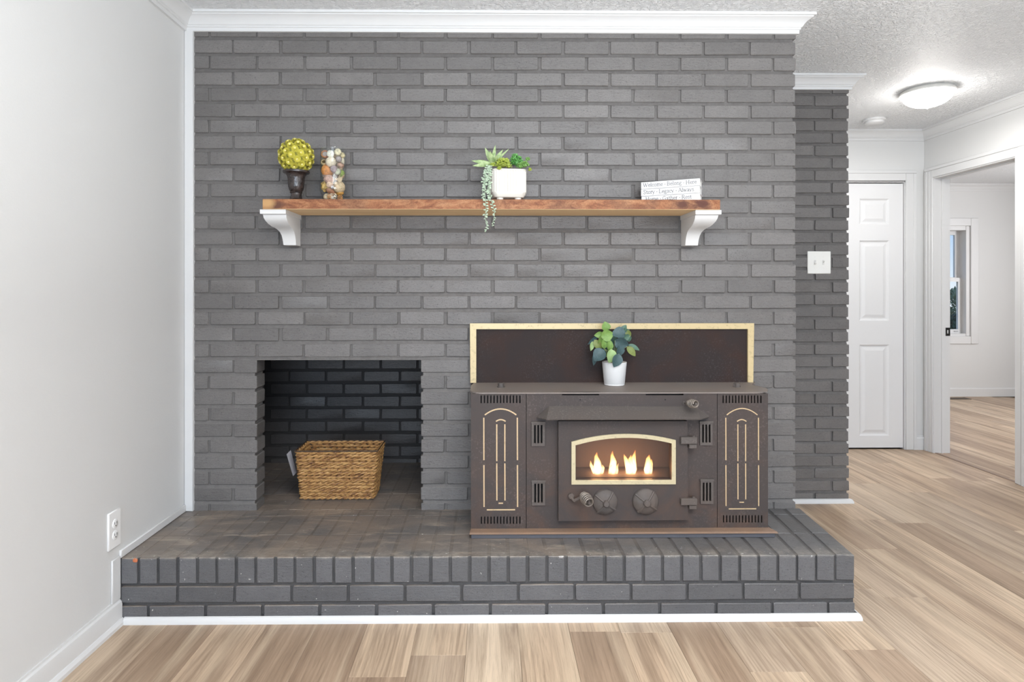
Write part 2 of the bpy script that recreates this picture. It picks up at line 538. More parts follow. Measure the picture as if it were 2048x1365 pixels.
def brick(parent, x0, x1, y0, y1, z0, z1, mt=M_brick, kind='face', jy=0.0016, rot=0.0):
    L, D, H = x1 - x0, y1 - y0, z1 - z0
    q = 0.004 if L < 0.19 else 0.003
    Lq = round(L / q) * q
    me = brick_mesh(Lq, H, D, R.randrange(5), kind)
    if me.materials[0] != mt:
        k2 = (me.name, mt.name)
        if k2 not in BRICKS:
            m2 = me.copy(); m2.materials[0] = mt; BRICKS[k2] = m2
        me = BRICKS[k2]
    c = Vector(((x0 + x1) / 2, (y0 + y1) / 2 + R.uniform(-jy, jy), (z0 + z1) / 2 + (R.uniform(-.0002, .0003) if kind == 'block' else R.uniform(-.0007, .0007))))
    return link('brick', me, c, parent, (0, R.uniform(-.0035, .0035) * (.3 if kind == 'block' else 1), rot + R.uniform(-.006, .006)))


# ------------------------------------------------------------------ measures of the room (metres)
YW = 2.744                       # brick face of the chimney wall
XL = -1.335                      # left wall
XR = at(1591, 600, YW).x         # right edge of the chimney wall
YR = 3.50                        # brick face of the recessed wall
XRR = at(1698, 600, YR).x        # its right edge
YH = 4.67                        # end wall of the hall
XH = 3.26                        # right wall
CEIL = 2.40
YF = 2.258                       # hearth front
HZ = 0.234                       # hearth top
COURSE = 0.070
ZB0 = at(400, 73, YW).z          # bottom of the first course

# ------------------------------------------------------------------ floor
fm = MB(); fm.box(-1.5, 6.7, -4.0, 7.1, -0.12, -0.008)
floor = struct(fm.build('floor', M_subfloor, smooth=False), 'oak look plank floor running through living room, hall and bedroom', 'floor')
PW, PX0, PL = 0.179, at(1231, 1232, 2.272).x, 1.22
ENDS = {0: 2.178, 7: 2.873, 13: 3.95, 1: 2.35, -4: 2.05, -2: 1.62, 2: 1.95}
PM = {}


def plank(i, y0, y1):
    x0 = PX0 + i * PW
    x1 = x0 + PW
    if x0 < XL - 0.02: x0 = XL - 0.02
    if y1 > 7.0: y1 = 7.0
    L, wd = y1 - y0, x1 - x0
    if L < 0.06 or wd < 0.02: return
    k = (round(L, 3), round(wd, 3))
    if k not in PM:
        b = MB(); b.box(-wd / 2 + .0003, wd / 2 - .0003, -L / 2 + .0003, L / 2 - .0003, -0.008, 0, 0.0005)
        PM[k] = b.mesh('plank', M_plank, smooth=False)
    link('plank', PM[k], (x0 + wd / 2, y0 + L / 2, 0), floor)


for i in range(-10, 34):
    xm = PX0 + (i + .5) * PW
    s = ENDS.get(i, R.uniform(0, PL))
    s -= math.ceil((s - 0.5) / PL) * PL
    y = s
    while y < 7.0:
        a, b_ = max(y, 0.5), y + PL
        y += PL
        if a >= b_ or a >= 7.0: continue
        if xm < XR - 0.1:
            if a > YF + 0.03: continue
            b_ = min(b_, YF + 0.06)
        elif xm < XRR - 0.1:
            if a > YR + .02: continue
            b_ = min(b_, YR + 0.06)
        elif xm < XH - 0.1:
            if a > YH: continue
            b_ = min(b_, YH + 0.02)
        elif xm > XH + 0.15 and (b_ < 3.3 or (xm > 5.9) or xm > XH + 0.9 + (a - 3.3) * 0.78):
            continue
        plank(i, a, b_)

# ------------------------------------------------------------------ ceiling and walls
cm = MB(); cm.box(-1.5, 6.7, -4.0, 7.15, CEIL, CEIL + 0.12)
struct(cm.build('ceiling', M_ceiling, smooth=False), 'white ceiling with a stippled texture', 'ceiling')
wm = MB(); wm.box(XL - 0.12, XL, -4.0, 3.6, -0.008, CEIL)
struct(wm.build('wall_left', M_wall, smooth=False), 'plain light grey painted wall to the left of the brick chimney', 'wall')

# chimney wall: mortar body with the log niche left open, bricks in front
NX0, NX1, NZ1 = at(513.5, 800, YW).x, at(842, 800, YW).x, at(600, 716, YW).z
YT = YW + 0.095
mm = MB()
ym = YW + 0.0065
mm.box(XL, NX0 - .009, ym, YT, HZ - .03, NZ1 + .004)
mm.box(NX1 + .009, XR - .010, ym, YT, HZ - .03, NZ1 + .004)
mm.box(XL, XR - .010, ym, YT, NZ1 + .004, CEIL)
mm.box(XR - .11, XR - .010, YT, YR + .05, 0.0, CEIL)          # side of the chimney
mm.box(XL, XR - .11, YT, YT + .02, NZ1 + 0.06, CEIL)
for k in range(0, 30):
    z1 = ZB0 - COURSE * k; z0 = z1 - .0145
    for (x0, x1) in (((XL, NX0 - .009), (NX1 + .009, XR - .010)) if z1 < NZ1 else ((XL, XR - .010),)):
        weathered(mm, x0, x1, z0 - .001, z1 + .001, YW + .0012, ym + .001)
wall_chimney = struct(mm.build('wall_chimney', M_mortar, smooth=False), 'tall charcoal painted brick chimney wall above the raised hearth', 'wall')

XA = at(466, 600, YW).x
PITCH = (at(1500, 600, YW).x - XA) / 11.0
JX = 0.0105
BXL = at(386, 600, YW).x - 0.012
stuff_course = MB()
nb = 0
for k in range(0, 31):
    z0 = ZB0 - COURSE * k
    z1 = z0 + 0.0555
    if k == 0: z1 = 2.335
    if k == 30: z0, z1 = HZ - 0.004, ZB0 - COURSE * 29 - 0.0145
    off = XA if k % 2 == 1 else XA + PITCH / 2
    i0 = math.floor((BXL - off) / PITCH)
    segs = []
    x = off + i0 * PITCH
    while x < XR:
        a = max(x + JX / 2 + R.uniform(-.0022, .0022), BXL); b_ = min(x + PITCH - JX / 2 + R.uniform(-.0022, .0022), XR + R.uniform(-.0015, .002))
        if x + PITCH > XR - 0.03: b_ = XR + R.uniform(-.0015, .002)
        if b_ - a > 0.02: segs.append([a, b_])
        if b_ >= XR - 0.003: break
        x += PITCH
    if z1 < NZ1:                        # the niche cuts the course
        out = []
        for a, b_ in segs:
            if b_ < NX0 or a > NX1: out.append([a, b_]); continue
            if NX0 - a > 0.03: out.append([a, NX0 + R.uniform(-.0015, .0015)])
            if b_ - NX1 > 0.03: out.append([NX1 + R.uniform(-.0015, .0015), b_])
        for s in out:
            if 0 < s[0] - NX1 < 0.03: s[0] = NX1
            if 0 < NX0 - s[1] < 0.03: s[1] = NX0
        segs = out
    for a, b_ in segs:
        if a > -0.05 and b_ < 1.13 and z1 < 1.03: continue     # behind the stove
        if k in (0, 30):
            stuff_course.box(a, b_, YW, YT, z0, z1, 0.002, .0008)
        else:
            brick(wall_chimney, a, b_, YW, YT - .001, z0, z1); nb += 1
sc_ = stuff_course.build('cut_brick', M_brick, wall_chimney, smooth=False); sc_['kind'] = 'stuff'
# side face of the chimney, seen only from further right
sd = MB()
for k in range(0, 34):
    z0 = ZB0 - COURSE * k
    if z0 < 0.0: break
    yy = YT + .004 + (0.10 if k % 2 else 0.0)
    if k % 2: sd.box(XR - .09, XR, YT + .004, yy - .012, z0, z0 + .0555, .002)
    while yy < YR - .03:
        sd.box(XR - .09, XR, yy, min(yy + .195, YR - .004), z0, z0 + .0555, .002, .0006); yy += .206
sdo = sd.build('side_brick', M_brick, wall_chimney, smooth=False); sdo['kind'] = 'stuff'

# steel lintel over the niche
lm = MB(); lm.box(at(478, 716, YW).x, at(848, 716, YW).x, YW + .002, YT, NZ1, NZ1 + .0048)
struct(lm.build('trim_1', M_mortar, smooth=False), 'thin painted steel lintel across the top of the log niche', 'lintel')

# niche interior
ni = MB()
IX0, IX1 = -1.27, -0.16
ni.box(IX0 - .1, IX1 + .1, YR + .008, YR + .11, HZ - .03, NZ1 + .35)
ni.box(IX0 - .1, IX0, YT, YR + .02, HZ - .03, NZ1 + .35)
ni.box(IX1, IX1 + .1, YT, YR + .02, HZ - .03, NZ1 + .35)
ni.box(IX0 - .1, IX1 + .1, YT, YR + .11, NZ1 + .06, NZ1 + .16)
wall_niche = struct(ni.build('wall_niche', M_mortar_shaded, smooth=False), 'dark brick back wall inside the log niche behind the basket', 'wall')
zb = at(650, 205 / 3.531 + 680, YR).z
xa = at(370 + 860 / 3.531, 800, YR).x; xb = at(370 + 735 / 3.531, 800, YR).x
for k in range(-1, 10):
    z0 = zb - COURSE * k
    if z0 < HZ - .05: break
    x = (xa if k % 2 == 0 else xb) - 0.206 * 4
    while x < IX1:
        a, b_ = max(x + .005, IX0 + .004), min(x + .201, IX1 - .004)
        if b_ - a > .03 and b_ < -0.30 + .2: brick(wall_niche, a, b_, YR, YR + .09, max(z0, HZ - .03), z0 + .0555, M_shaded_brick)
        x += .206
for k in range(-1, 10):                                           # left inner side of the niche
    z0 = zb - COURSE * k
    if z0 < HZ - .04: break
    me = brick_mesh(0.195, .0555, .06, k % 5).copy(); me.materials[0] = M_shaded_brick
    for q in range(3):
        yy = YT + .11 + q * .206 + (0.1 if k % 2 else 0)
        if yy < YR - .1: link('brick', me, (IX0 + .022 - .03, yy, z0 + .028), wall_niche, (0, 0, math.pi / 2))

# recessed brick wall to the right
rm = MB()
rm.box(XR - .02, XRR - .010, YR + .0085, YR + .10, 0.0, CEIL)
zr = at(1640, 400 + 78 / 2.2, YR).z
for k in range(-16, 20):
    z1 = zr - COURSE * k
    if .02 < z1 < 2.36: weathered(rm, XR - .02, XRR - .010, z1 - .0155, z1 + .001, YR + .003, YR + .0095)
wall_recess = struct(rm.build('wall_recess', M_mortar, smooth=False), 'narrow recessed charcoal brick wall carrying the light switch', 'wall')
zr = at(1640, 400 + 78 / 2.2, YR).z
j1, j2 = at(1628.5, 600, YR).x, at(1663.5, 600, YR).x
kr = int((2.335 - zr) / COURSE) + 1
for k in range(-kr, 40):
    z0 = zr - COURSE * k
    z1 = min(z0 + .0555, 2.36)
    if z1 < 0.016: break
    z0 = max(z0, 0.004)
    if z1 - z0 < .01: continue
    # the course whose bottom is at y = 435 has its joint at the right
    right = (k % 2 == 0)
    j = (j2 if right else j1)
    brick(wall_recess, XR - .02 - (.12 if right else 0), j - .006, YR, YR + .09, z0, z1)
    brick(wall_recess, j + .006, XRR + R.uniform(-.004, .002), YR, YR + .09, z0, z1)

# hall end wall, right wall with the doorway, bedroom walls
DX1 = at(1808, 600, YH).x; DX0 = DX1 - 0.765; DZ1 = at(1750, 367, YH).z
hm = MB()
hm.box(1.2, DX0 - .01, YH, YH + .12, 0, CEIL); hm.box(DX1 + .01, XH + .12, YH, YH + .12, 0, CEIL); hm.box(DX0 - .01, DX1 + .01, YH, YH + .12, DZ1 + .014, CEIL)
hm.box(DX0 - .1, DX1 + .1, YH + .12, YH + .14, 0, CEIL)
hm.box(1.2, 1.24, YR + .1, YH, 0, CEIL)
hm.box(1.2, XRR - .03, YR + .10, YR + .13, 0, CEIL)
struct(hm.build('wall_hall', M_wall, smooth=False), 'short white hall wall around the closed six panel door', 'wall')
OY0, OY1, OZ1 = 3.85, 4.563, 2.022
rw = MB()
rw.box(XH, XH + .113, -4.0, OY0 - .006, 0, CEIL); rw.box(XH, XH + .113, OY1 + .006, 7.0, 0, CEIL); rw.box(XH, XH + .113, OY0 - .006, OY1 + .006, OZ1 + .006, CEIL)
struct(rw.build('wall_right', M_wall, smooth=False), 'light wall at the right of the hall with the open doorway', 'wall')
YB = 7.01
WX1, WX0 = at(1955, 560, YB).x - .085, at(1955, 560, YB).x - .085 - .80
WZ1, WZ0 = at(1930, 437, YB).z - .085, at(1930, 688, YB).z + .085
bw = MB()
bw.box(XH + .1, WX0 - .006, YB, YB + .14, 0, CEIL); bw.box(WX1 + .006, 6.65, YB, YB + .14, 0, CEIL)
bw.box(WX0 - .006, WX1 + .006, YB, YB + .14, 0, WZ0 - .006); bw.box(WX0 - .006, WX1 + .006, YB, YB + .14, WZ1 + .006, CEIL)
bw.box(6.55, 6.65, 2.0, YB, 0, CEIL); bw.box(XH + .113, 6.65, 1.9, 2.0, 0, CEIL)
struct(bw.build('wall_bedroom', M_wall, smooth=False), 'pale grey bedroom wall with the window seen through the doorway', 'wall')

# ------------------------------------------------------------------ trims: profiles swept along wall lines
def sweep(path, prof, sides):
    """path: list of (x, y); prof: list of (out, z); returns one MB per segment, mitred at the corners; out is to the right of travel * sides"""
    P = [Vector((x, y)) for x, y in path]
    nrm = []
    for a, b in zip(P, P[1:]):
        d = (b - a).normalized(); nrm.append(Vector((d.y, -d.x)) * sides)
    res = []
    def off(i, o):
        if i == 0: return P[0] + nrm[0] * o
        if i == len(P) - 1: return P[-1] + nrm[-1] * o
        n0, n1 = nrm[i - 1], nrm[i]
        m = n0 + n1
        return P[i] + m * (o / (1 + n0.dot(n1)))
    for i in range(len(P) - 1):
        mb = MB()
        A = [mb.bm.verts.new((*off(i, o), z)) for o, z in prof]
        B = [mb.bm.verts.new((*off(i + 1, o), z)) for o, z in prof]
        n = len(prof)
        for k in range(n): mb.face((A[k], A[(k + 1) % n], B[(k + 1) % n], B[k]))
        mb.face(A); mb.face(B[::-1])
        res.append(mb)
    return res


C0 = CEIL
CROWN = [(0, 2.326), (.011, 2.326), (.012, 2.341), (.0165, 2.343), (.0165, 2.349), (.021, 2.352), (.026, 2.361), (.034, 2.371), (.046, 2.380), (.054, 2.384), (.054, 2.388), (.062, 2.389), (.062, C0 + .002), (0, C0 + .002)]
names = ['white crown moulding along the top of the left wall', 'white crown moulding across the top of the brick chimney',
         'white crown moulding on the side of the chimney', 'white crown moulding above the recessed brick wall',
         'white crown moulding on the end of the recessed wall']
tn = 2
for mb, nm in zip(sweep([(XL, -3.9), (XL, YW), (XR, YW), (XR, YR), (XRR, YR), (XRR, YR + .12)], CROWN, 1), names):
    struct(mb.build('trim_%d' % tn, M_trim, angle=25), nm, 'moulding'); tn += 1
CROWN_H = [(o * .85, 2.40 - (2.40 - z) * 1.05) for o, z in CROWN]
for mb, nm in zip(sweep([(1.24, YH), (XH, YH), (XH, -3.9)], CROWN_H, 1), ['white crown moulding above the six panel door', 'white crown moulding above the bedroom doorway']):
    struct(mb.build('trim_%d' % tn, M_trim, angle=25), nm, 'moulding'); tn += 1
for mb in sweep([(XH + .113, YB), (6.55, YB)], CROWN_H, 1):
    struct(mb.build('trim_%d' % tn, M_trim, angle=25), 'white crown moulding high in the bedroom', 'moulding'); tn += 1
# strip in the corner between left wall and bricks, strip along the hearth top, strip down the hearth front
t = MB(); t.box(XL, at(386, 600, YW - .012).x, YW - .012, YW + .01, HZ, 2.33, .003)
struct(t.build('trim_%d' % tn, M_trim), 'white corner strip where the left wall meets the bricks', 'moulding'); tn += 1
t = MB(); t.box(XL, XL + .010, YF - .004, YW - .012, HZ + .0005, HZ + .030, .003)
struct(t.build('trim_%d' % tn, M_trim), 'white strip along the left wall above the hearth', 'moulding'); tn += 1
t = MB(); t.box(XL, XL + .008, YF - .052, YF - .002, .092, HZ + .012, .003)
struct(t.build('trim_%d' % tn, M_trim), 'white upright strip on the left wall at the hearth front', 'moulding'); tn += 1
BASE = [(0, 0), (.022, 0), (.022, .012), (.016, .022), (.0125, .024), (.0125, .072), (.010, .082), (.005, .088), (.004, .095), (0, .095)]
for mb in sweep([(XL, -3.9), (XL, YF - .002)], BASE, 1):
    struct(mb.build('baseboard_left', M_trim, angle=25), 'white baseboard at the foot of the left wall', 'baseboard')
SHOE = [(0, 0), (.013, 0), (.0125, .010), (.008, .021), (.003, .024), (0, .024)]
for mb, nm in zip(sweep([(XL + .02, YF), (XR - .012, YF), (XR - .012, YR), ], SHOE, 1), ['white shoe moulding along the front foot of the brick hearth', 'white shoe moulding along the right foot of the brick hearth']):
    struct(mb.build('trim_%d' % tn, M_trim, angle=25), nm, 'moulding'); tn += 1
for mb in sweep([(XR, YR), (XRR + .004, YR), (XRR + .004, YR + .1)], [(o * 1.3, z) for o, z in SHOE], 1)[:1]:
    struct(mb.build('trim_%d' % tn, M_trim, angle=25), 'white shoe moulding at the foot of the recessed brick wall', 'moulding'); tn += 1
BASE2 = [(0, 0), (.014, 0), (.014, .085), (.006, .095), (.006, .102), (0, .102)]
for mb in sweep([(DX1 + .085, YH), (XH, YH)], BASE2, 1):
    struct(mb.build('baseboard_hall', M_trim, angle=25), 'short white baseboard between the two hall doors', 'baseboard')
for mb in sweep([(XH + .113, YB), (6.55, YB)], BASE2, 1):
    struct(mb.build('baseboard_bedroom', M_trim, angle=25), 'white baseboard below the bedroom window', 'baseboard')

# ------------------------------------------------------------------ doors
def casing_prof(w):        # (across, out)
    return [(0, 0), (0, .010), (w * .15, .013), (w * .55, .015), (w * .8, .019), (w, .019), (w, 0)]


d1 = link('door_1', None, Vector(((DX0 + DX1) / 2, YH + .03, 0)))
struct(d1, 'white six panel door closed at the end of the hall', 'door')
cs = MB()
for (x0, x1, z0, z1) in ((DX1 + .008, DX1 + .085, 0, DZ1 + .095), (DX0 - .085, DX0 - .008, 0, DZ1 + .095), (DX0 - .008, DX1 + .008, DZ1 + .018, DZ1 + .095)):
    cs.box(x0, x1, YH - .012, YH + .002, z0, z1, .003)
    if z0 == 0:
        o = x1 if x0 > DX0 else x0
        cs.box(o - (.022 if x0 > DX0 else 0), o + (0 if x0 > DX0 else .022), YH - .0175, YH + .001, z0, z1 - .0225, .002)
cs.box(DX0 - .0855, DX1 + .0855, YH - .018, YH + .0015, DZ1 + .0735, DZ1 + .0965, .002)
cs.build('door_casing', M_trim, d1)
jb = MB(); jb.box(DX1 + .004, DX1 + .012, YH, YH + .11, 0, DZ1 + .018); jb.box(DX0 - .012, DX0 - .004, YH, YH + .11, 0, DZ1 + .018); jb.box(DX0 - .012, DX1 + .012, YH, YH + .11, DZ1 + .008, DZ1 + .018)
jb.build('door_jamb', M_trim, d1, smooth=False)
st = 0.105
cw = (0.765 - 3 * st) / 2
rows = [(at(1750, 873, YH).z, at(1750, 690, YH).z), (at(1750, 642, YH).z, at(1750, 481, YH).z), (at(1750, 449, YH).z, at(1750, 397, YH).z)]
lf = MB()
holes = []
for c in range(2):
    x0 = DX0 + st + c * (cw + st)
    for (z0, z1) in rows:
        holes.append([(x0, z0), (x0 + cw, z0), (x0 + cw, z1), (x0, z1)])
lf.plate([(DX0, .012), (DX1, .012), (DX1, DZ1), (DX0, DZ1)], holes, YH + .012, YH + .047)
leaf = lf.build('door_leaf', M_door, d1, smooth=False)
for h in holes:
    x0, z0 = h[0]; x1, z1 = h[2]
    pm = MB()
    y0 = YH + .0121
    R4 = [(x0, z0, x1, z1, y0), (x0 + .012, z0 + .012, x1 - .012, z1 - .012, y0 + .010), (x0 + .022, z0 + .022, x1 - .022, z1 - .022, y0 + .010), (x0 + .045, z0 + .045, x1 - .045, z1 - .045, y0 + .003)]
    rg = []
    for a, b, c, d, yy in R4: rg.append([pm.bm.verts.new(p) for p in ((a, yy, b), (c, yy, b), (c, yy, d), (a, yy, d))])
    for A, B in zip(rg, rg[1:]):
        for k in range(4): pm.face((A[k], A[(k + 1) % 4], B[(k + 1) % 4], B[k]))
    pm.face(rg[-1])
    pm.build('door_panel', M_door, leaf, smooth=False)

d2 = link('door_2', None, Vector((XH, (OY0 + OY1) / 2, 0)))
struct(d2, 'white cased doorway open to the bedroom', 'doorway')
for (ya, yb, z0, z1) in ((OY1 + .006, OY1 + .082, 0, OZ1 + .082), (OY0 - .082, OY0 - .006, 0, OZ1 + .082), (OY0 - .006, OY1 + .006, OZ1 + .006, OZ1 + .082)):
    c_ = MB(); c_.box(XH - .012, XH + .002, ya, yb, z0, z1, .003)
    if z0 == 0:
        o = yb - .022 if ya > OY0 else ya
        c_.box(XH - .0185, XH + .001, o, o + .022, z0, z1 - .0225, .002)
        c_.box(XH - .0145, XH, ya + .026, ya + .05, z0, z1 - .02, .002)
    else:
        c_.box(XH - .019, XH + .0015, ya - .0765, yb + .0765, z1 - .0215, z1 + .0015, .002)
    c_.build('door_casing', M_trim, d2)
jb = MB(); jb.box(XH - .004, XH + .117, OY1, OY1 + .012, 0, OZ1); jb.box(XH - .004, XH + .117, OY0 - .012, OY0, 0, OZ1); jb.box(XH - .004, XH + .117, OY0 - .01, OY1 + .01, OZ1, OZ1 + .012)
jb.box(XH + .05, XH + .062, OY1 - .01, OY1, 0, OZ1 - .01, .001); jb.box(XH + .05, XH + .062, OY0, OY1, OZ1 - .01, OZ1, .001)
jb.build('door_jamb', M_trim, d2, smooth=False)
sp_ = MB(); pz = at(1901, 664, OY1).z
sp_.plate([(XH + .084, pz - .030), (XH + .116, pz - .030), (XH + .116, pz + .030), (XH + .084, pz + .030)], [[(XH + .094, pz - .013), (XH + .105, pz - .013), (XH + .105, pz + .013), (XH + .094, pz + .013)]], OY1 - .0025, OY1 + .001)
for s in (-.022, .022): sp_.lathe([(.0035, 0), (.0035, .001), (0, .0012)], (XH + .1, OY1 - .0025, pz + s), 10, 'Y')
spo = sp_.build('strike_plate', plain('black_hardware', (.02, .019, .018), .4, .6), d2); spo['label'] = 'black metal strike plate on the door jamb'
th = MB(); th.box(XH + .004, XH + .03, OY0, OY1, -0.004, .003, .001)
th.build('threshold_strip', plain('brown_threshold', (.22, .15, .11), .5), d2)

# ------------------------------------------------------------------ bedroom window and what stands outside
w1 = link('window_1', None, Vector(((WX0 + WX1) / 2, YB, (WZ0 + WZ1) / 2)))
struct(w1, 'white double hung bedroom window showing blue sky and trees', 'window')
a = MB()
for (x0, x1, z0, z1) in ((WX0 - .085, WX0, WZ0 - .085, WZ1 + .085), (WX1, WX1 + .085, WZ0 - .085, WZ1 + .085), (WX0, WX1, WZ1, WZ1 + .085), (WX0, WX1, WZ0 - .085, WZ0)):
    a.box(x0, x1, YB - .016, YB + .003, z0, z1, .003)
a.build('window_casing', M_trim, w1)
a = MB()
for (x0, x1, z0, z1) in ((WX0 - .004, WX0 + .045, WZ0, WZ1), (WX1 - .045, WX1 + .004, WZ0, WZ1), (WX0 + .046, WX1 - .046, WZ1 - .05, WZ1 + .004), (WX0 + .046, WX1 - .046, WZ0 - .004, WZ0 + .03)):
    a.box(x0, x1, YB + .001, YB + .13, z0, z1, .003)
a.build('window_frame', M_trim, w1)
zm = at(1925, 560, YB).z
for (nm, z0, z1, yy, rail) in (('upper_sash', zm - .015, WZ1 - .05, YB + .095, .055), ('lower_sash', WZ0 + .03, zm + .025, YB + .06, .045)):
    x0, x1 = WX0 + .045, WX1 - .045
    b = MB(); b.plate([(x0, z0), (x1, z0), (x1, z1), (x0, z1)], [[(x0 + rail, z0 + .045), (x1 - rail, z0 + .045), (x1 - rail, z1 - .045), (x0 + rail, z1 - .045)]], yy, yy + .03)
    s = b.build(nm, M_trim, w1, smooth=False)
    g = MB(); g.box(x0 + rail - .004, x1 - rail + .004, yy + .013, yy + .017, z0 + .041, z1 - .041)
    g.build('pane', M_glass, s, smooth=False)
lt = MB(); lt.box(WX1 - .14, WX1 - .10, YB + .045, YB + .062, WZ0 + .05, WZ0 + .058, .002)
lt.build('sash_lift', plain('grey_lift', (.45, .45, .46), .4), w1)
fv = MB(); fx, fy = at(1914, 800, 6.85).x, 6.86
fv.plate([(0, 0), (1, 0), (1, 1), (0, 1)], [], 0, 0)
fv.bm.clear()
for k in range(9): fv.box(fx - .15, fx + .12, fy - .045 + k * .011, fy - .041 + k * .011, .0, .006)
fv.box(fx - .16, fx - .15, fy - .05, fy + .055, 0, .006); fv.box(fx + .12, fx + .13, fy - .05, fy + .055, 0, .006)
tag(fv.build('floor_vent', plain('brown_vent', (.09, .07, .055), .5), smooth=False), 'dark floor vent below the bedroom window', 'vent')

gl = MB(); gl.box(-6, 30, 7.3, 60, -0.5, -0.35)
gm, gn, gll, gb = mat('lawn'); gll.new(ramp(gn, gll, noise(gn, gll, coords(gn, gll, (1, 1, 1), False), 3, 5), [(.3, (.10, .16, .05)), (.7, (.30, .34, .16))]), gb.inputs[0])
struct(gl.build('ground', gm, smooth=False), 'lawn outside the bedroom window', 'ground')
M_bark = plain('bark', (.16, .12, .09), .9)
M_foliage = [plain('foliage_dark', (.045, .085, .05), .7), plain('foliage_pale', (.22, .26, .14), .7), plain('foliage_blue', (.10, .19, .24), .7)]


def tree(x, y, h, r, mt, label, seed, low=0.5):
    g = random.Random(seed)
    o = thing('tree', (x, y, -.35), label, 'tree', 'trees outside the bedroom window')
    m = MB(); m.tube([(x, y, -.35), (x + .05, y, h * .4), (x, y, h * .75)], [.12, .09, .04], 7); m.build('trunk', M_bark, o)
    c = MB()
    for _ in range(2600):
        p = Vector((g.gauss(0, 1), g.gauss(0, 1), g.gauss(0, 1))).normalized() * g.uniform(.55, 1) ** .5
        q = Vector((x + p.x * r, y + p.y * r, h * (low + 1) / 2 + p.z * h * (1 - low) / 2))
        s = g.uniform(.02, .05); e_ = Euler((g.uniform(0, 6), g.uniform(0, 6), g.uniform(0, 6))).to_matrix()
        vs = [c.bm.verts.new(q + e_ @ Vector(k) * s) for k in ((-1, 0, 0), (0, -.6, .15), (1, 0, 0), (0, .6, .15))]
        c.face(vs)
    f = c.build('foliage', M_foliage[mt], o, smooth=False); f['kind'] = 'stuff'


tree(8.3, 12.6, 2.05, .75, 2, 'bluish tree behind the upper pane of the bedroom window', 3, .35)
tree(8.55, 10.9, 1.35, .6, 1, 'pale yellowish shrub behind the lower pane of the bedroom window', 4, .15)
tree(7.35, 9.6, .85, .4, 0, 'dark green bush low behind the bedroom window', 5, .0)

# ------------------------------------------------------------------ raised hearth
hearth = MB()
hearth.box(XL + .001, .62, YF + .009, YW + .05, 0.0, HZ - .0007)
hearth.box(.62, XR - .022, YF + .009, YW + .05, 0.0, HZ - .0030)
hearth.box(IX0 - .05, IX1 + .05, YW + .04, YR + .05, 0.0, HZ - .0008)
hearth.box(XR - .10, XR - .022, YW, YR, 0, HZ - .01)
hearth = tag(hearth.build('brick_hearth', M_mortar_hearth, smooth=False, origin=(0, 2.5, 0)), 'raised charcoal painted brick hearth with scuffed dusty top and upright front bricks', 'hearth')
RX0, RX1 = at(276.5, 1140, YF).x, at(1709, 1140, YF).x
NR = 37
rp = (RX1 - RX0) / NR


def fan(x, y):            # the right end of the hearth opens out slightly towards the wall
    t_ = max(0.0, (x - 0.75) / 0.57)
    return t_ * 0.045 * (y - YF) / (YW - YF)


for i in range(-1, NR):
    x0, x1 = RX0 + i * rp + .0045, RX0 + (i + 1) * rp - .0045
    if i == -1: x0 = XL + .006
    if i == NR - 1: x1 = RX1
    wid = .0025 if x0 < .55 else .0
    for (ya, yb, row) in ((YF, YF + .202, 0), (YF + .208, YF + .410, 1), (YF + .416, YW + .004, 2)):
        if row and x0 > -.02 and x1 < 1.05: continue
        xm, ym_ = (x0 + x1) / 2, (ya + yb) / 2
        f0 = fan(xm, ym_)
        ang = -(fan(xm, yb) - fan(xm, ya)) / (yb - ya)
        wr_ = wid if row else 0
        brick(hearth, x0 + f0 - wr_, x1 + f0 + wr_, ya, yb, HZ - .0925, HZ, M_hearth, 'block', .0018 if row == 0 else .0006, ang)
chip = MB(); cx_, cz_ = RX0 - .012, HZ - .002
chip.blob((cx_, YF + .001, cz_ - .006), .011, .005, .010, 1, .18)
co = chip.build('brick_chip', plain('bare_orange_brick', (.52, .16, .07), .85), hearth, smooth=False); co['label'] = 'bare orange brick showing at a chipped corner'
sx = [at(p, 1187, YF).x for p in (354.4, 473.3)]
sp0, spp = at(354.4, 1187, YF).x, (at(1599, 1187, YF).x - at(354.4, 1187, YF).x) / 11
for i in range(-1, 12):
    a = max(sp0 + i * spp + .005, XL + .006); b_ = sp0 + (i + 1) * spp - .005
    if i == 11: b_ = RX1
    brick(hearth, a, b_, YF, YF + .09, .0735, .131, M_hearth)
    if i == 11: break
bp0, bpp = at(295.6, 1220, YF).x, (at(1657, 1220, YF).x - at(295.6, 1220, YF).x) / 12
for i in range(-1, 13):
    a = max(bp0 + i * bpp + .005, XL + .006); b_ = min(bp0 + (i + 1) * bpp - .005, RX1)
    if b_ - a > .02: brick(hearth, a, b_, YF, YF + .09, .004, .061, M_hearth)
y = YW + .008
while y < YR - .02:
    yb = min(y + .202, YR - .002)
    x = -1.24
    while x < -0.2:
        if not (y < YT and (x < NX0 + .0 or x + .062 > NX1)):
            brick(hearth, x, x + .0635, y, yb, HZ - .06, HZ, M_hearth, 'block', .0006)
        x += .0705
    y += .208

# ------------------------------------------------------------------ wood stove insert
YS = 2.47
SX0, SX1 = at(942, 900, YS).x, at(1536, 900, YS).x
SZ0, SZ1 = at(1240, 1064, YS).z, 0.788
stove = thing('stove', ((SX0 + SX1) / 2, 2.6, HZ), 'dark brown wood stove insert with pale brass trim and a fire-lit arched window', 'stove')


def S(px, py, dy=0.0):
    p = at(px, py, YS - dy); return (p.x, p.z)


def rect(px0, py0, px1, py1, dy=0.0):
    a, b = S(px0, py0, dy), S(px1, py1, dy)
    return [(a[0], b[1]), (b[0], b[1]), (b[0], a[1]), (a[0], a[1])]


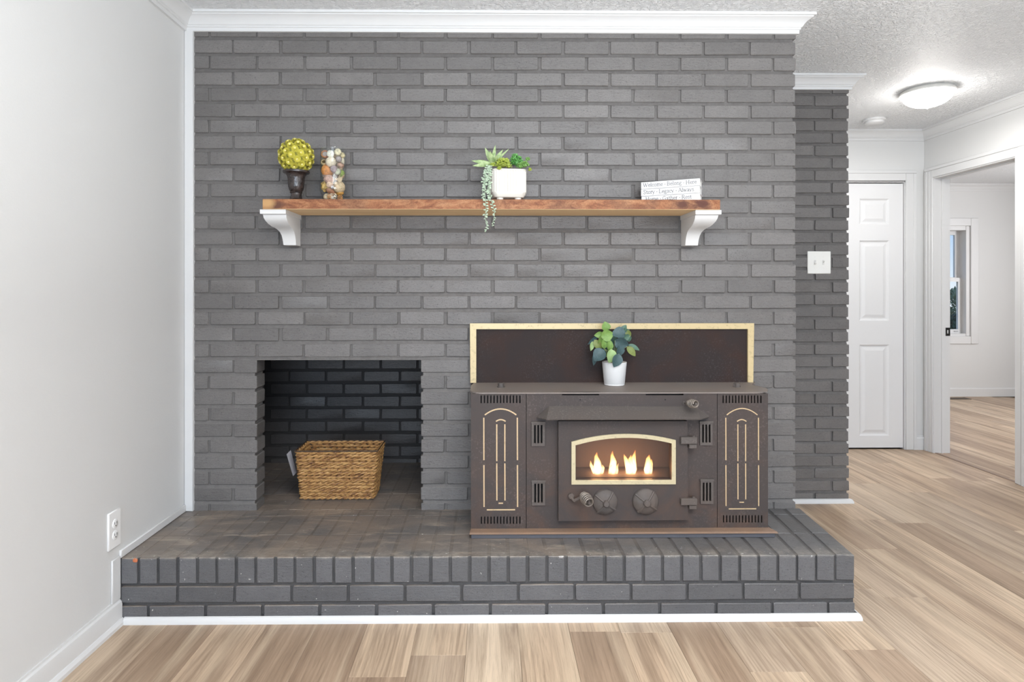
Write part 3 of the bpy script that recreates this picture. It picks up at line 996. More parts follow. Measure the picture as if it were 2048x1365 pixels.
b = MB()       # sheet body: sides, top and a dark liner behind the fronts
b.box(SX0 + .003, SX0 + .010, YS + .004, YW - .012, SZ0, SZ1); b.box(SX1 - .010, SX1 - .003, YS + .004, YW - .012, SZ0, SZ1)
b.box(SX0 + .004, SX1 - .004, YW - .018, YW - .010, SZ0, SZ1)
b.box(SX0 + .004, SX1 - .004, YS + .01, YW - .012, SZ0 - .004, SZ0 + .004)
b.build('stove_body', M_stove, stove, smooth=False)
ln = MB()
xl1, xl2 = S(1052.5, 900)[0], S(1434.5, 900)[0]
ln.box(SX0 + .012, xl1, YS + .022, YS + .03, SZ0 + .005, SZ1 - .002); ln.box(xl2, SX1 - .012, YS + .022, YS + .03, SZ0 + .005, SZ1 - .002)
ln.box(xl1 + .002, S(1128, 0)[0], YS + .026, YS + .032, SZ0 + .005, SZ1 - .002); ln.box(S(1364, 0)[0], xl2 - .002, YS + .026, YS + .032, SZ0 + .005, SZ1 - .002)
ln.box(xl1 + .002, xl2 - .002, YS + .026, YS + .032, S(1, 838)[1], SZ1 - .002)
lo = ln.build('liner', M_black, stove, smooth=False)


def slots(px0, px1, py0, py1, n, w):
    out = []
    for i in range(n):
        c = px0 + (px1 - px0) * i / (n - 1)
        out.append(rect(c - w / 2, py0, c + w / 2, py1))
    return out


def strip(pts, wd, parent, closed=False, dy=.0014):
    """flat brass strip following a polyline in the stove's front plane"""
    m = MB()
    P = [Vector(p) for p in pts]
    L_, R_ = [], []
    for i, p in enumerate(P):
        d = (P[min(i + 1, len(P) - 1)] - P[max(i - 1, 0)]).normalized(); nn = Vector((-d.y, d.x)) * wd / 2
        L_.append(p + nn); R_.append(p - nn)
    m.plate([tuple(q) for q in L_] + [tuple(q) for q in R_[::-1]], [], YS - dy, YS + .001)
    return m.build('brass_inlay', M_inlay, parent, smooth=False)


def arc(x0, x1, z, h, n=12):
    return [(x0 + (x1 - x0) * i / n, z + 4 * h * (i / n) * (1 - i / n)) for i in range(n + 1)]


K = 4.0147     # zoom of the left panel crop
def L2(x, y): return S(930 + x / K, 750 + y / K)
K2 = 4.0130
def R2(x, y): return S(1340 + x / K2, 750 + y / K2)


for side in (0, 1):
    if side == 0:
        o = [(SX0, SZ0), (xl1 - .001, SZ0), (xl1 - .001, SZ1 - .001), (SX0, SZ1 - .001)]
        q = L2; x0, x1, xi0, xi1 = 151, 420, 255, 320
        hs = slots(930 + 130 / K, 930 + 441 / K, 750 + 167 / K, 750 + 228 / K, 13, 2.6) + slots(930 + 132 / K, 930 + 441 / K, 750 + 1140 / K, 750 + 1198 / K, 13, 2.4)
        ya, yt, yi, yb = 345, 275, 395, 1062
    else:
        o = [(xl2 + .001, SZ0), (SX1, SZ0), (SX1, SZ1 - .001), (xl2 + .001, SZ1 - .001)]
        q = R2; x0, x1, xi0, xi1 = 447, 709, 544, 606
        hs = slots(1340 + 427 / K, 1340 + 730 / K, 750 + 167 / K, 750 + 228 / K, 13, 2.6) + slots(1340 + 430 / K, 1340 + 736 / K, 750 + 1130 / K, 750 + 1188 / K, 13, 2.4)
        ya, yt, yi, yb = 345, 272, 395, 1054
    m = MB(); m.plate(o, hs, YS, YS + .004)
    pn = m.build('side_panel', M_stove, stove, smooth=False)
    wd = 10 / K * 1.976e-3
    wds = wd if side == 0 else wd * .8
    A, B = q(x0 + 8, ya - 22), q(x1 - 8, ya - 22)
    strip(arc(A[0], B[0], A[1], q(0, yt)[1] - A[1]), wds, pn)
    for x in (x0, x1):
        strip([q(x, ya), q(x + 1, 686)], wds, pn); strip([q(x + 1, 726), q(x + 2, yb)], wds, pn)
    A, B = q(xi0 - 6, yi - 20), q(xi1 + 6, yi - 20)
    strip(arc(A[0], B[0], A[1], q(0, yi - 34)[1] - A[1], 8), wds, pn)
    for x in (xi0, xi1):
        strip([q(x, yi + 3), q(x, 694)], wds, pn); strip([q(x, 712), q(x + 1, yb - 52 if side == 0 else yb - 54)], wds, pn)
    xm = (xi0 + xi1) / 2
    strip([q(xm - 18, yb - 30), q(xm + 18, yb - 30)], wds, pn)
    strip([q(x0 + 24, yb + 23), q(x1 - 18, yb + 22)], wds, pn)

# centre panel with the firebox mouth and the two air slots under the top
FX0, FX1, FZ0, FZ1 = S(1134, 0)[0], S(1358, 0)[0], S(0, 985)[1], S(0, 862)[1]
m = MB()
vents = [(1063, 844, 1089.5, 892), (1063.5, 961, 1090, 1010.5), (1399, 843, 1424, 890.5), (1400, 959, 1425.5, 1007.5)]
vh = []
for (x0, y0, x1, y1) in vents:
    for c in (-1, 0, 1):
        xm = (x0 + x1) / 2 + c * 6.6
        vh.append(rect(xm - 1.9, y0 + 6, xm + 1.9, y1 - 5.5))
m.plate([(xl1 + .001, SZ0), (xl2 - .001, SZ0), (xl2 - .001, SZ1 - .001), (xl1 + .001, SZ1 - .001)],
        [rect(1124, 784.6, 1198.5, 791), rect(1291.5, 784.6, 1367, 791), [(FX0, FZ0), (FX1, FZ0), (FX1, FZ1), (FX0, FZ1)]] + vh, YS, YS + .005)
m.build('front_panel', M_stove, stove, smooth=False)
for v_, (x0, y0, x1, y1) in enumerate(vents):
    m = MB()
    hh = vh[v_ * 3:v_ * 3 + 3]
    m.plate(rect(x0, y0, x1, y1), hh, YS - .007, YS + .0005)
    m.plate(rect(x0 - 1.0, y0 - 1.0, x1 + 1.0, y0 + 3.0), [], YS - .010, YS + .0005)
    m.build('vent_grille', M_cast, stove, smooth=False)

# top shelf with rounded front corners, two bolts
m = MB()
TZ = 0.7935
xa_, xb_ = at(939.5, 780, YS).x, at(1540, 778, 2.53).x
yf = at(1240, 785, YS).y - .005
pl = [(xa_ + .012, YW - .012), (xa_, 2.66)]
for i in range(7):
    a_ = math.pi + i / 6 * math.pi / 2
    pl.append((xa_ + .05 + .05 * math.cos(a_), yf + .06 + .06 * math.sin(a_)))
for i in range(9):
    a_ = -math.pi / 2 + i / 8 * math.pi / 2
    pl.append((xb_ - .10 + .10 * math.cos(a_), yf + .11 + .11 * math.sin(a_)))
pl += [(xb_ - .02, 2.66), (at(1508, 765, YW).x, YW - .012)]
V0 = [m.bm.verts.new((x, y, TZ - .006)) for x, y in pl]; V1 = [m.bm.verts.new((x, y, TZ)) for x, y in pl]
m.face(V0[::-1]); m.face(V1)
for k in range(len(pl)): m.face((V0[k], V0[(k + 1) % len(pl)], V1[(k + 1) % len(pl)], V1[k]))
m.build('stove_top', M_stovetop, stove, smooth=False)
for px in (1002, 1473.5):
    p = at(px, 772, 2.60)
    m = MB(); m.lathe([(.0165, TZ), (.0165, TZ + .004), (.0135, TZ + .005), (.0135, TZ + .016), (.011, TZ + .018), (0, TZ + .018)], (p.x, 2.60, 0), 6)
    m.build('bolt', M_cast, stove, smooth=False)

# backplate above the top with a brass angle on three sides
bx0, bx1 = at(940, 700, YW - .012).x, at(1506.5, 700, YW - .012).x
bz1 = at(1200, 647, YW - .016).z
m = MB(); m.box(bx0 + .005, bx1 - .005, YW - .012, YW - .004, TZ - .02, bz1 - .004)
m.build('back_plate', M_back, stove, smooth=False)
bwid = .0275
zt = bz1
for poly in ([(bx0, zt), (bx1, zt), (bx1 - bwid, zt - bwid * .92), (bx0 + bwid, zt - bwid * .92)],
             [(bx0, zt), (bx0 + bwid, zt - bwid * .92), (bx0 + bwid, TZ + .0005), (bx0 + .002, TZ + .0005)],
             [(bx1, zt), (bx1 - bwid, zt - bwid * .92), (bx1 - bwid, TZ + .0005), (bx1 - .004, TZ + .0005)]):
    m = MB(); m.plate(poly, [], YW - .022, YW - .012)
    m.build('brass_trim', M_brass, stove, smooth=False)

# deflector hood above the door
m = MB()
ou = .075
tp = [S(1098.5, 812.5), S(1392, 813.5)]
bl = [at(1093, 839, YS - ou), at(1402, 838.5, YS - ou)]
el_ = [S(1073, 834), S(1417.5, 832)]
th_ = .004
v = [(tp[0][0], YS, tp[0][1]), (tp[1][0], YS, tp[1][1]), tuple(bl[1]), tuple(bl[0]), (el_[0][0], YS - .01, el_[0][1]), (el_[1][0], YS - .01, el_[1][1])]
V = [m.bm.verts.new(p) for p in v]
U = [m.bm.verts.new((p[0], p[1] + .002, p[2] - th_)) for p in v]
for fset in (V, U):
    m.face((fset[0], fset[1], fset[2], fset[3])); m.face((fset[0], fset[3], fset[4])); m.face((fset[1], fset[5], fset[2]))
for a_, b_ in ((3, 2), (4, 3), (2, 5), (0, 4), (5, 1), (1, 0)): m.face((V[a_], V[b_], U[b_], U[a_]))
m.build('hood', M_cast, stove, smooth=False)

# door with arched window
DY = .030
def D(px, py): return S(px, py, DY)
KD = 4.873
def DZ(x, y): return D(1100 + x / KD, 780 + y / KD)
def archpoly(xl, xr, zb_, zl, zr, zp, n=14):
    out = [(xl, zb_), (xr, zb_)]
    for i in range(n + 1):
        t_ = i / n
        base = zr + (zl - zr) * t_
        h = zp - (zl + zr) / 2
        out.append((xr + (xl - xr) * t_, base + 4 * h * t_ * (1 - t_)))
    return out


ol, oR = DZ(208, 0)[0], DZ(1222, 0)[0]
outer = archpoly(ol, oR, DZ(0, 922)[1], DZ(0, 506)[1], DZ(0, 492)[1], DZ(0, 430)[1])
inner = archpoly(DZ(247, 0)[0], DZ(1183, 0)[0], DZ(0, 880)[1], DZ(0, 540)[1], DZ(0, 524)[1], DZ(0, 468)[1])
m = MB()
do = [DZ(82, 1282), DZ(1346, 1270), DZ(1340, 306), DZ(82, 306)]
m.plate(do, [inner], YS - DY, YS - .006)
door = m.build('stove_door', M_stove, stove, smooth=False)
m = MB(); m.plate(outer, [inner], YS - DY - .006, YS - DY + .0005)
m.build('window_frame', M_window_frame, door, smooth=False)
m = MB(); m.plate(archpoly(DZ(240, 0)[0], DZ(1190, 0)[0], DZ(0, 888)[1], DZ(0, 534)[1], DZ(0, 518)[1], DZ(0, 462)[1]), [], YS - .014, YS - .010)
go = m.build('pane', M_stove_glass, door, smooth=False); go['label'] = 'sooty arched glass pane'
for (cxk, cyk, rk) in ((535, 1090, 122), (928, 1085, 128)):
    c = DZ(cxk, cyk); r_ = rk / KD * 1.952e-3
    y0 = YS - DY
    m = MB(); m.lathe([(r_, 0), (r_, .008), (r_ * .93, .014), (r_ * .62, .022), (r_ * .3, .026), (0, .027)], (c[0], y0, c[1]), 28, 'Y')
    kb = m.build('air_damper', M_cast, door)
    for s in (45, 135, 225, 315):
        a_ = math.radians(s + 8)
        e0 = Vector((c[0] + math.cos(a_) * r_ * .25, y0 - .027, c[1] + math.sin(a_) * r_ * .25))
        e1 = Vector((c[0] + math.cos(a_) * r_ * .98, y0 - .011, c[1] + math.sin(a_) * r_ * .98))
        mr = MB(); mr.tube([e0, e0.lerp(e1, .5) + Vector((0, -.003, 0)), e1], [.0042, .0045, .0048], 6); mr.build('damper_rib', M_cast, kb)
    mh = MB(); mh.lathe([(r_ * .27, .022), (r_ * .27, .034), (r_ * .2, .038), (0, .039)], (c[0], y0, c[1]), 14, 'Y'); mh.build('damper_hub', M_cast, kb)
M_coil = plain('dull_steel_coil', (.21, .18, .155), .45, .4)


def coil(c, d, L, r0, r1, turns, parent, rad):
    """conical spring grip around the handle's end"""
    c, d = Vector(c), Vector(d).normalized()
    a_ = d.cross(Vector((0, 0, 1))).normalized(); b2 = d.cross(a_)
    pts = []
    n = turns * 12
    for i in range(n + 1):
        t_ = i / n; ph = t_ * turns * 2 * math.pi
        rr_ = r0 + (r1 - r0) * (1 - (1 - t_) ** 2) if t_ < .5 else r0 + (r1 - r0) * (.75) * (1 - (t_ - .5) * .9)
        pts.append(c + d * (L * t_) + (a_ * math.cos(ph) + b2 * math.sin(ph)) * rr_)
    m = MB(); m.tube(pts, rad, 6)
    return m.build('spring_grip', M_coil, parent)


hp, hc = DZ(205, 1035), DZ(385, 1108)
m = MB()
y0 = YS - DY
m.lathe([(.0125, 0), (.0125, .012), (.009, .016), (0, .017)], (hp[0], y0, hp[1]), 14, 'Y')
m.tube([(hp[0], y0 - .010, hp[1] - .004), (hp[0] + .010, y0 - .020, hp[1] - .013), (hp[0] + .040, y0 - .026, hp[1] + .004), (hp[0] + .052, y0 - .035, hp[1] + .004)], [.008, .0075, .007, .007], 8)
hF = at(1100 + 385 / KD, 780 + 1106 / KD, y0 - .100); hB = hF - Vector((.016, -.062, -.012))
m.tube([(hp[0] + .050, y0 - .034, hp[1] + .004), hB, hF], .005, 8)
hd = m.build('door_handle', M_cast, door)
coil(hB, hF - hB, .064, .011, .024, 7, hd, .0028)
for (y0k, y1k, y2k) in ((455, 522, 570), (1050, 1115, 1160)):
    a_, b2 = DZ(1265, y1k), DZ(1424, y0k); c2 = DZ(1350, y2k)
    m = MB()
    m.box(a_[0], b2[0], YS - DY - .016, YS - DY + .004, a_[1], b2[1], .002)
    m.box(c2[0], b2[0], YS - DY - .010, YS + .003, c2[1], a_[1] - .001, .002)
    m.lathe([(.006, b2[1]), (.006, b2[1] + .004), (0, b2[1] + .005)], (b2[0] - .012, YS - DY - .004, 0), 10)
    m.build('door_hinge', M_cast, door, smooth=False)
# damper rod with a spring grip at the upper right
p0 = S(1368, 806.5); p1 = at(1392, 808.5, YS - .085)
m = MB(); m.lathe([(.007, 0), (.007, .006), (0, .0065)], (p0[0], YS, p0[1]), 10, 'Y'); m.tube([(p0[0], YS, p0[1]), tuple(p1)], .0045, 8)
rod = m.build('damper_rod', M_cast, stove)
st_ = Vector((p0[0], YS, p0[1])).lerp(p1, .35)
coil(st_, p1 - st_, (p1 - st_).length, .008, .0185, 6, rod, .0025)
for (px, py) in ((1160.5, 800), (1330.5, 800)):
    c = S(px, py); m = MB(); m.lathe([(.0028, 0), (.0028, .0012), (0, .0014)], (c[0], YS, c[1]), 8, 'Y'); m.build('screw', M_black, stove)
# base angle on the hearth
m = MB()
fx0, fx1 = at(939, 1078, 2.415).x, at(1557, 1076, 2.415).x
prof = [(YS + .002, SZ0 + .014), (2.424, HZ + .0225), (2.415, HZ + .0185), (2.417, HZ + .017), (YS + .002, HZ + .017)]
A = []
for j, (xe, xi) in enumerate(((fx0, SX0 - .001), (fx1, SX1 + .004))):
    ring = []
    for k, (yy, zz) in enumerate(prof):
        t_ = (YS - yy) / (YS - 2.415)
        ring.append(m.bm.verts.new((xi + (xe - xi) * max(0, t_), yy, zz)))
    A.append(ring)
for k in range(len(prof)): m.face((A[0][k], A[0][(k + 1) % 5], A[1][(k + 1) % 5], A[1][k]))
m.face(A[0]); m.face(A[1][::-1])
bo = m.build('base_flange', M_rust, stove, smooth=False); bo['label'] = 'rusty sloping base flange'
m = MB(); m.box(fx0 + .006, fx1 - .010, 2.421, YS + .1, HZ + .0006, HZ + .0175, .001)
fe = m.build('flange_edge', plain('dark_blue_grey_edge', (.085, .085, .098), .5), stove, smooth=False); fe['label'] = 'dark blue grey edge below the rusty flange'  # lip in a darker blue grey than the flange above
# firebox behind the glass
m = MB()
m.plate([(FX0 - .012, FZ0 - .012), (FX1 + .012, FZ0 - .012), (FX1 + .012, FZ1 + .012), (FX0 - .012, FZ1 + .012)], [[(FX0 - .004, FZ0 - .004), (FX1 + .004, FZ0 - .004), (FX1 + .004, FZ1 + .004), (FX0 - .004, FZ1 + .004)]], YS + .006, YS + .16)
m.box(FX0 - .012, FX1 + .012, YS + .16, YS + .168, FZ0 - .012, FZ1 + .012)
m.box(FX0, FX1, YS + .008, YS + .15, FZ0 - .002, DZ(0, 876)[1] - .003)
M_fb = steel_mat('sooty_brown_firebox', (.135, .112, .103), (.16, .115, .095), (.2, .17, .15), .7, .5, False)
m.build('firebox', M_fb, stove, smooth=False)


# the fire: four flames of glowing gas
def flame_mat():
    m = bpy.data.materials.new('flame'); m.use_nodes = True
    n, l = m.node_tree.nodes, m.node_tree.links
    n.clear()
    o = n.new('ShaderNodeOutputMaterial'); em = n.new('ShaderNodeEmission')
    tc = n.new('ShaderNodeTexCoord'); sp = n.new('ShaderNodeSeparateXYZ'); l.new(tc.outputs['Generated'], sp.inputs[0])
    l.new(ramp(n, l, sp.outputs['Z'], [(0.0, (1.0, .42, .22)), (.25, (1.0, .72, .36)), (.62, (1.0, .60, .20)), (1.0, (1.0, .34, .08))]), em.inputs[0])
    st = ramp(n, l, sp.outputs['Z'], [(0.0, (.25, .25, .25)), (.22, (1, 1, 1)), (.6, (1, 1, 1)), (1.0, (.8, .8, .8))])
    l.new(math_(n, l, 'MULTIPLY', st, 330.0), em.inputs[1])
    l.new(em.outputs[0], o.inputs['Volume'])
    return m


M_flame = flame_mat()
YFL = YS + .055
fz = at(1240, 953, YFL).z
fire = thing('fire', (at(1241, 953, YFL).x, YFL, fz), 'row of four small yellow flames burning behind the stove window', 'fire')


def FL(x, y):
    p = at(1100 + x / KD, 780 + y / KD, YFL); return p


flames = [
    [([(440, 845), (430, 800), (400, 745), (395, 705)], [10, 22, 16, 2]), ([(455, 845), (465, 780), (462, 720), (450, 670), (458, 630)], [26, 46, 34, 18, 2]), ([(490, 845), (505, 800), (520, 768), (508, 740)], [14, 22, 14, 2])],
    [([(610, 845), (610, 780), (618, 715), (606, 660), (610, 618)], [24, 38, 32, 16, 2]), ([(640, 845), (650, 790), (655, 760), (668, 728)], [16, 18, 10, 2]), ([(580, 845), (590, 790), (600, 740)], [14, 20, 10])],
    [([(765, 845), (775, 780), (750, 720), (730, 675), (720, 648)], [26, 40, 26, 14, 2]), ([(800, 845), (805, 780), (808, 710), (822, 655), (832, 610)], [24, 42, 32, 14, 2]), ([(785, 840), (785, 760), (782, 690), (790, 655)], [26, 34, 18, 2])],
    [([(945, 845), (945, 790), (960, 730), (958, 690), (970, 652)], [16, 32, 32, 22, 2]), ([(975, 845), (978, 790), (985, 730), (990, 690)], [14, 22, 18, 4])]]
for fl in flames:
    m = MB()
    for pts, rad in fl:
        P = [FL(p[0], 845 - (845 - p[1]) * 1.1) for p in pts]
        # smooth the spine
        Q, RR = [], []
        for i in range(len(P) - 1):
            for s in (0, .5):
                Q.append(P[i].lerp(P[i + 1], s)); RR.append((rad[i] + (rad[i + 1] - rad[i]) * s) / KD * 2.02e-3)
        Q.append(P[-1]); RR.append(.0011)
        m.tube(Q, RR, 10)
    m.build('flame', M_flame, fire)
for i, x in enumerate((460, 615, 785, 960)):
    d = bpy.data.lights.new('flame_glow', 'POINT'); d.energy = .17; d.color = (1.0, .45, .20); d.shadow_soft_size = .02
    o = bpy.data.objects.new('flame_glow', d); p = FL(x, 770); o.location = (p.x, YFL + .012, p.z); COL.objects.link(o)

# ------------------------------------------------------------------ mantel shelf and corbels
YSF = 2.53
sz0, sz1 = 1.525, 1.5655
shx0, shx1 = at(525, 412, YSF).x, at(1440.5, 410, YSF).x


def shelf_mat(front):
    m, n, l, b = mat('shelf_front_wood' if front else 'shelf_raw_wood')
    v = coords(n, l, (1, 1, 1), False)
    if front:
        a_ = noise(n, l, coords(n, l, (11, 11, 26), False), 1.0, 5, 0.65, 1.5)
        col = ramp(n, l, a_, [(.28, (.13, .045, .022)), (.42, (.24, .092, .042)), (.55, (.33, .145, .068)), (.72, (.44, .225, .115))])
        big = ramp(n, l, noise(n, l, coords(n, l, (4, 4, 4), False), 1.0, 3, .6, 1.5), [(.40, (.45, .45, .45)), (.56, (0, 0, 0))])
        col = mix(n, l, big, col, (.15, .075, .045))
        fine = noise(n, l, coords(n, l, (160, 160, 230), False), 1.0, 3, .6)
        col = mix(n, l, 1.0, col, ramp(n, l, fine, [(.3, (.72, .70, .68)), (.6, (1.06, 1.06, 1.06))]), 'MULTIPLY')
        # knots near both ends, pale sapwood at the left end
        g = n.new('ShaderNodeNewGeometry')
        for (kx, kz, r1, c_) in ((shx1 - .072, 1.546, .050, (.075, .025, .018)), (shx1 - .155, 1.545, .036, (.085, .03, .02)), (shx0 + .058, 1.540, .034, (.10, .04, .025)), (shx0 + .012, 1.548, .045, (.50, .30, .13))):
            d_ = n.new('ShaderNodeVectorMath'); d_.operation = 'SUBTRACT'; d_.inputs[1].default_value = (kx, YSF, kz); l.new(g.outputs['Position'], d_.inputs[0])
            sc2 = n.new('ShaderNodeVectorMath'); sc2.operation = 'MULTIPLY'; sc2.inputs[1].default_value = (1, 0, 1.9); l.new(d_.outputs[0], sc2.inputs[0])
            le = n.new('ShaderNodeVectorMath'); le.operation = 'LENGTH'; l.new(sc2.outputs[0], le.inputs[0])
            dd = math_(n, l, 'ADD', le.outputs['Value'], math_(n, l, 'MULTIPLY_ADD', a_, .05, -.025))
            f = ramp(n, l, math_(n, l, 'DIVIDE', dd, r1), [(.45, (.9, .9, .9)), (1.0, (0, 0, 0))])
            col = mix(n, l, f, col, c_)
    else:
        a_ = noise(n, l, coords(n, l, (2.0, 30, 30), False), 1.0, 4, .6, .4)
        col = ramp(n, l, a_, [(.3, (.74, .51, .27)), (.6, (.88, .64, .37))])
    l.new(col, b.inputs['Base Color']); b.inputs['Roughness'].default_value = .58
    b.inputs['Specular IOR Level'].default_value = .3
    bump(n, l, b, a_, .12, .003)
    return m


m = MB()
m.box(shx0, shx1, YSF, YW - .001, sz0, sz1, .0012)
shelf_me = m.build('mantel_shelf', [shelf_mat(True), shelf_mat(False)], smooth=False, origin=((shx0 + shx1) / 2, YW, sz0))
for p in shelf_me.data.polygons:
    p.material_index = 1 if p.normal.z < -.5 else 0
tag(shelf_me, 'long reddish brown wooden mantel shelf on two white corbels', 'shelf')


def corbel(sgn, label):
    """crown mouldings mitred round a block: the outer side and the front carry the profile, the inner side is flat"""
    xin = at(601, 470, YW).x if sgn < 0 else at(1362, 470, YW).x
    xo = at(521, 430, 2.545).x if sgn < 0 else at(1441.5, 430, 2.545).x
    w = abs(xo - xin)
    # (outer x as share of w, front y, z)
    lev = [(0, sz0 - .0005, 1.0, 2.538), (0, sz0 - .018, 1.0, 2.538), (0, sz0 - .020, .93, 2.552)]
    for t_, xw, yy in ((.0, .93, 2.552), (.10, .915, 2.556), (.2, .88, 2.566), (.30, .82, 2.585), (.37, .76, 2.605), (.40, .70, 2.62), (.44, .655, 2.636), (.52, .60, 2.655), (.64, .565, 2.668), (.8, .545, 2.677), (1.0, .53, 2.683)):
        lev.append((0, sz0 - .0205 - t_ * (sz0 - .0205 - 1.3905), xw, yy))
    o = MB()
    rings = []
    for _, z, xw, yf_ in lev:
        xo_ = xin + sgn * w * xw
        xi_ = xin - (sgn * .003 if z > sz0 - .019 else 0)
        ring = [(xi_, YW + .001, z), (xi_, yf_, z), (xo_, yf_, z), (xo_, YW + .001, z)]
        rings.append([o.bm.verts.new(p) for p in ring])
    for A, B in zip(rings, rings[1:]):
        for k in range(4): o.face((A[k], A[(k + 1) % 4], B[(k + 1) % 4], B[k]))
    o.face(rings[0]); o.face(rings[-1])
    ob = o.build('corbel', M_trim, angle=28, origin=(xin, YW, 1.39))
    return tag(ob, label, 'bracket', 'corbels under the mantel shelf')


corbel(-1, 'white moulded corbel under the shelf end that holds the yellow topiary')
corbel(1, 'white moulded corbel under the shelf end that holds the white books')

# ------------------------------------------------------------------ yellow topiary in a dark urn
TY = 2.615
tc_ = at(592.5, 314, TY)
top = thing('topiary', (tc_.x, TY, sz1), 'round yellow green topiary ball of small flower heads in a glossy dark brown urn', 'topiary')
k_ = TY / 1250
uz = lambda py: at(590, py, TY).z
prof = [(.016, sz1), (.040, sz1), (.040, sz1 + .004), (.030, sz1 + .009), (.0235, sz1 + .016), (.0225, uz(387)), (.026, uz(385.5)), (.024, uz(384)), (.028, uz(381)), (.0325, uz(374)), (.0335, uz(366)), (.0345, uz(358)), (.037, uz(352)), (.043, uz(348.5)), (.0535, uz(346.5)), (.0545, uz(344.5)), (.0535, uz(342.5)), (.046, uz(342)), (.044, uz(346)), (0, uz(346))]
m = MB(); m.lathe(prof, (tc_.x, TY, 0), 32)
M_urn, n, l, b = mat('dark_glazed_urn')
b.inputs['Roughness'].default_value = .22; b.inputs['Specular IOR Level'].default_value = .6
l.new(ramp(n, l, noise(n, l, coords(n, l, (1, 1, 1), False), 60, 3), [(.4, (.022, .016, .015)), (.7, (.05, .036, .032))]), b.inputs['Base Color'])
bump(n, l, b, noise(n, l, coords(n, l, (1, 1, 1), False), 75, 2, .5, 1.2), .35, .004)
m.build('urn', M_urn, top)
M_fl = [plain('yellow_green_petals', (.60, .54, .075), .6), plain('pale_yellow_heart', (.78, .70, .25), .6), plain('green_core', (.17, .17, .025), .85)]
cc = Vector((tc_.x, TY, at(592, 313, TY).z)); rb = 35.0 * k_
m = MB(); m.blob(cc, rb * .84, rb * .84, rb * .84, 3, .03)
ball = m.build('topiary_ball', M_fl[2], top)
# one flower head: rings of spiky petals around a pale heart
fh = MB()
for ringi, (nr, r0, r1, h0, h1) in enumerate(((15, .006, .0175, .0010, .0005), (14, .005, .0155, .0030, .0048), (13, .004, .0125, .0050, .0085), (10, .003, .0090, .0070, .0112))):
    for i in range(nr):
        a_ = 2 * math.pi * (i + .5 * ringi) / nr
        d_, s_ = Vector((math.cos(a_), math.sin(a_), 0)), Vector((-math.sin(a_), math.cos(a_), 0))
        p = [d_ * r0 + Vector((0, 0, h0)), d_ * (r0 + r1) / 2 + s_ * .0023 + Vector((0, 0, (h0 + h1) / 2 + .001)), d_ * r1 + Vector((0, 0, h1)), d_ * (r0 + r1) / 2 - s_ * .0023 + Vector((0, 0, (h0 + h1) / 2 + .001))]
        fh.face([fh.bm.verts.new(q_) for q_ in p])
fh.mi = 1
fh.blob((0, 0, .0085), .0050, .0050, .0042, 1, .14)
fme = fh.mesh('flower_head', [M_fl[0], M_fl[1]], smooth=False)
NF = 66
for i in range(NF):
    z = 1 - 2 * (i + .5) / NF; a_ = i * 2.399963
    d_ = Vector((math.sqrt(1 - z * z) * math.cos(a_), math.sqrt(1 - z * z) * math.sin(a_), z))
    if d_.z < -.93: continue
    o = link('flower_head', fme, cc + d_ * rb * .84, ball, d_.to_track_quat('Z', 'Y').to_euler())
    o.scale = (1.04, 1.04, 1.15)

# ------------------------------------------------------------------ glass vase of dried potpourri
VY = 2.635
vc = at(666.5, 390, VY); vk = VY / 1250
vz = lambda py: at(666, py, VY).z
vr = 26.2 * vk
vase = MB()
vase.lathe([(0, sz1 + .0005), (vr * .80, sz1 + .0005), (vr * .83, sz1 + .006), (vr * .84, vz(392)), (vr * .92, vz(388)), (vr, vz(383)), (vr, vz(372)), (vr * .965, vz(360)), (vr * .965, vz(299)), (vr * .95, vz(298.5)), (vr * .935, vz(299.5)),
            (vr * .93, vz(360)), (vr * .955, vz(372)), (vr * .95, vz(383)), (vr * .87, vz(387)), (vr * .79, vz(391.5)), (vr * .78, sz1 + .008), (0, sz1 + .008)], (vc.x, VY, 0), 40)
tag(vase.build('vase', M_glass, origin=(vc.x, VY, sz1)), 'clear glass cylinder vase filled with dried potpourri on the shelf', 'vase')


def dried(name, col, rough=.75, spots=None, scale=90):
    m, n, l, b = mat(name)
    v = coords(n, l, (1, 1, 1), False)
    d = tuple(c * .55 for c in col) if spots is None else spots
    l.new(ramp(n, l, noise(n, l, v, scale, 3, .6), [(.34, d), (.55, col)]), b.inputs['Base Color'])
    b.inputs['Roughness'].default_value = rough
    bump(n, l, b, noise(n, l, v, scale * 2, 3), .5, .003)
    return m


GP = 'dried potpourri in the glass vase'
VK = vk / 9.75
VKX, VKY = 620, 280


def vpos(x, y, r, back=0.0):
    px, py = VKX + x / 9.75, VKY + y / 9.75
    X = vc.x + (px - 666.5) * vk
    lim = vr * (.91 if py < 384 else .76)
    dx = X - vc.x
    mx = max(0.0, lim - r)
    dx = max(-mx, min(mx, dx))
    dy = math.sqrt(max(0.0, mx * mx - dx * dx))
    Y_ = VY - dy if back == 0 else VY + back * dy
    z_ = at(px, py, Y_).z
    z_ = max(z_, sz1 + .0085 + r * .9)
    return Vector((vc.x + dx, Y_, z_))


def dball(name, x, y, rk, col, label, cat, jit=.03, sq=(1, 1, 1), sub=2, back=0.0, mt=None):
    r = rk * VK * 1.27
    c = vpos(x, y, r, back)
    m = MB(); m.blob((0, 0, 0), r * sq[0], r * sq[1], r * sq[2], sub, jit, Euler((R.uniform(-.5, .5), R.uniform(-.4, .4), R.uniform(-.5, .5))))
    me = m.mesh(name, mt or dried('dried_' + label.replace(' ', '_')[:24], col), smooth=True, angle=60)
    return tag(link(name, me, c), label, cat, GP)


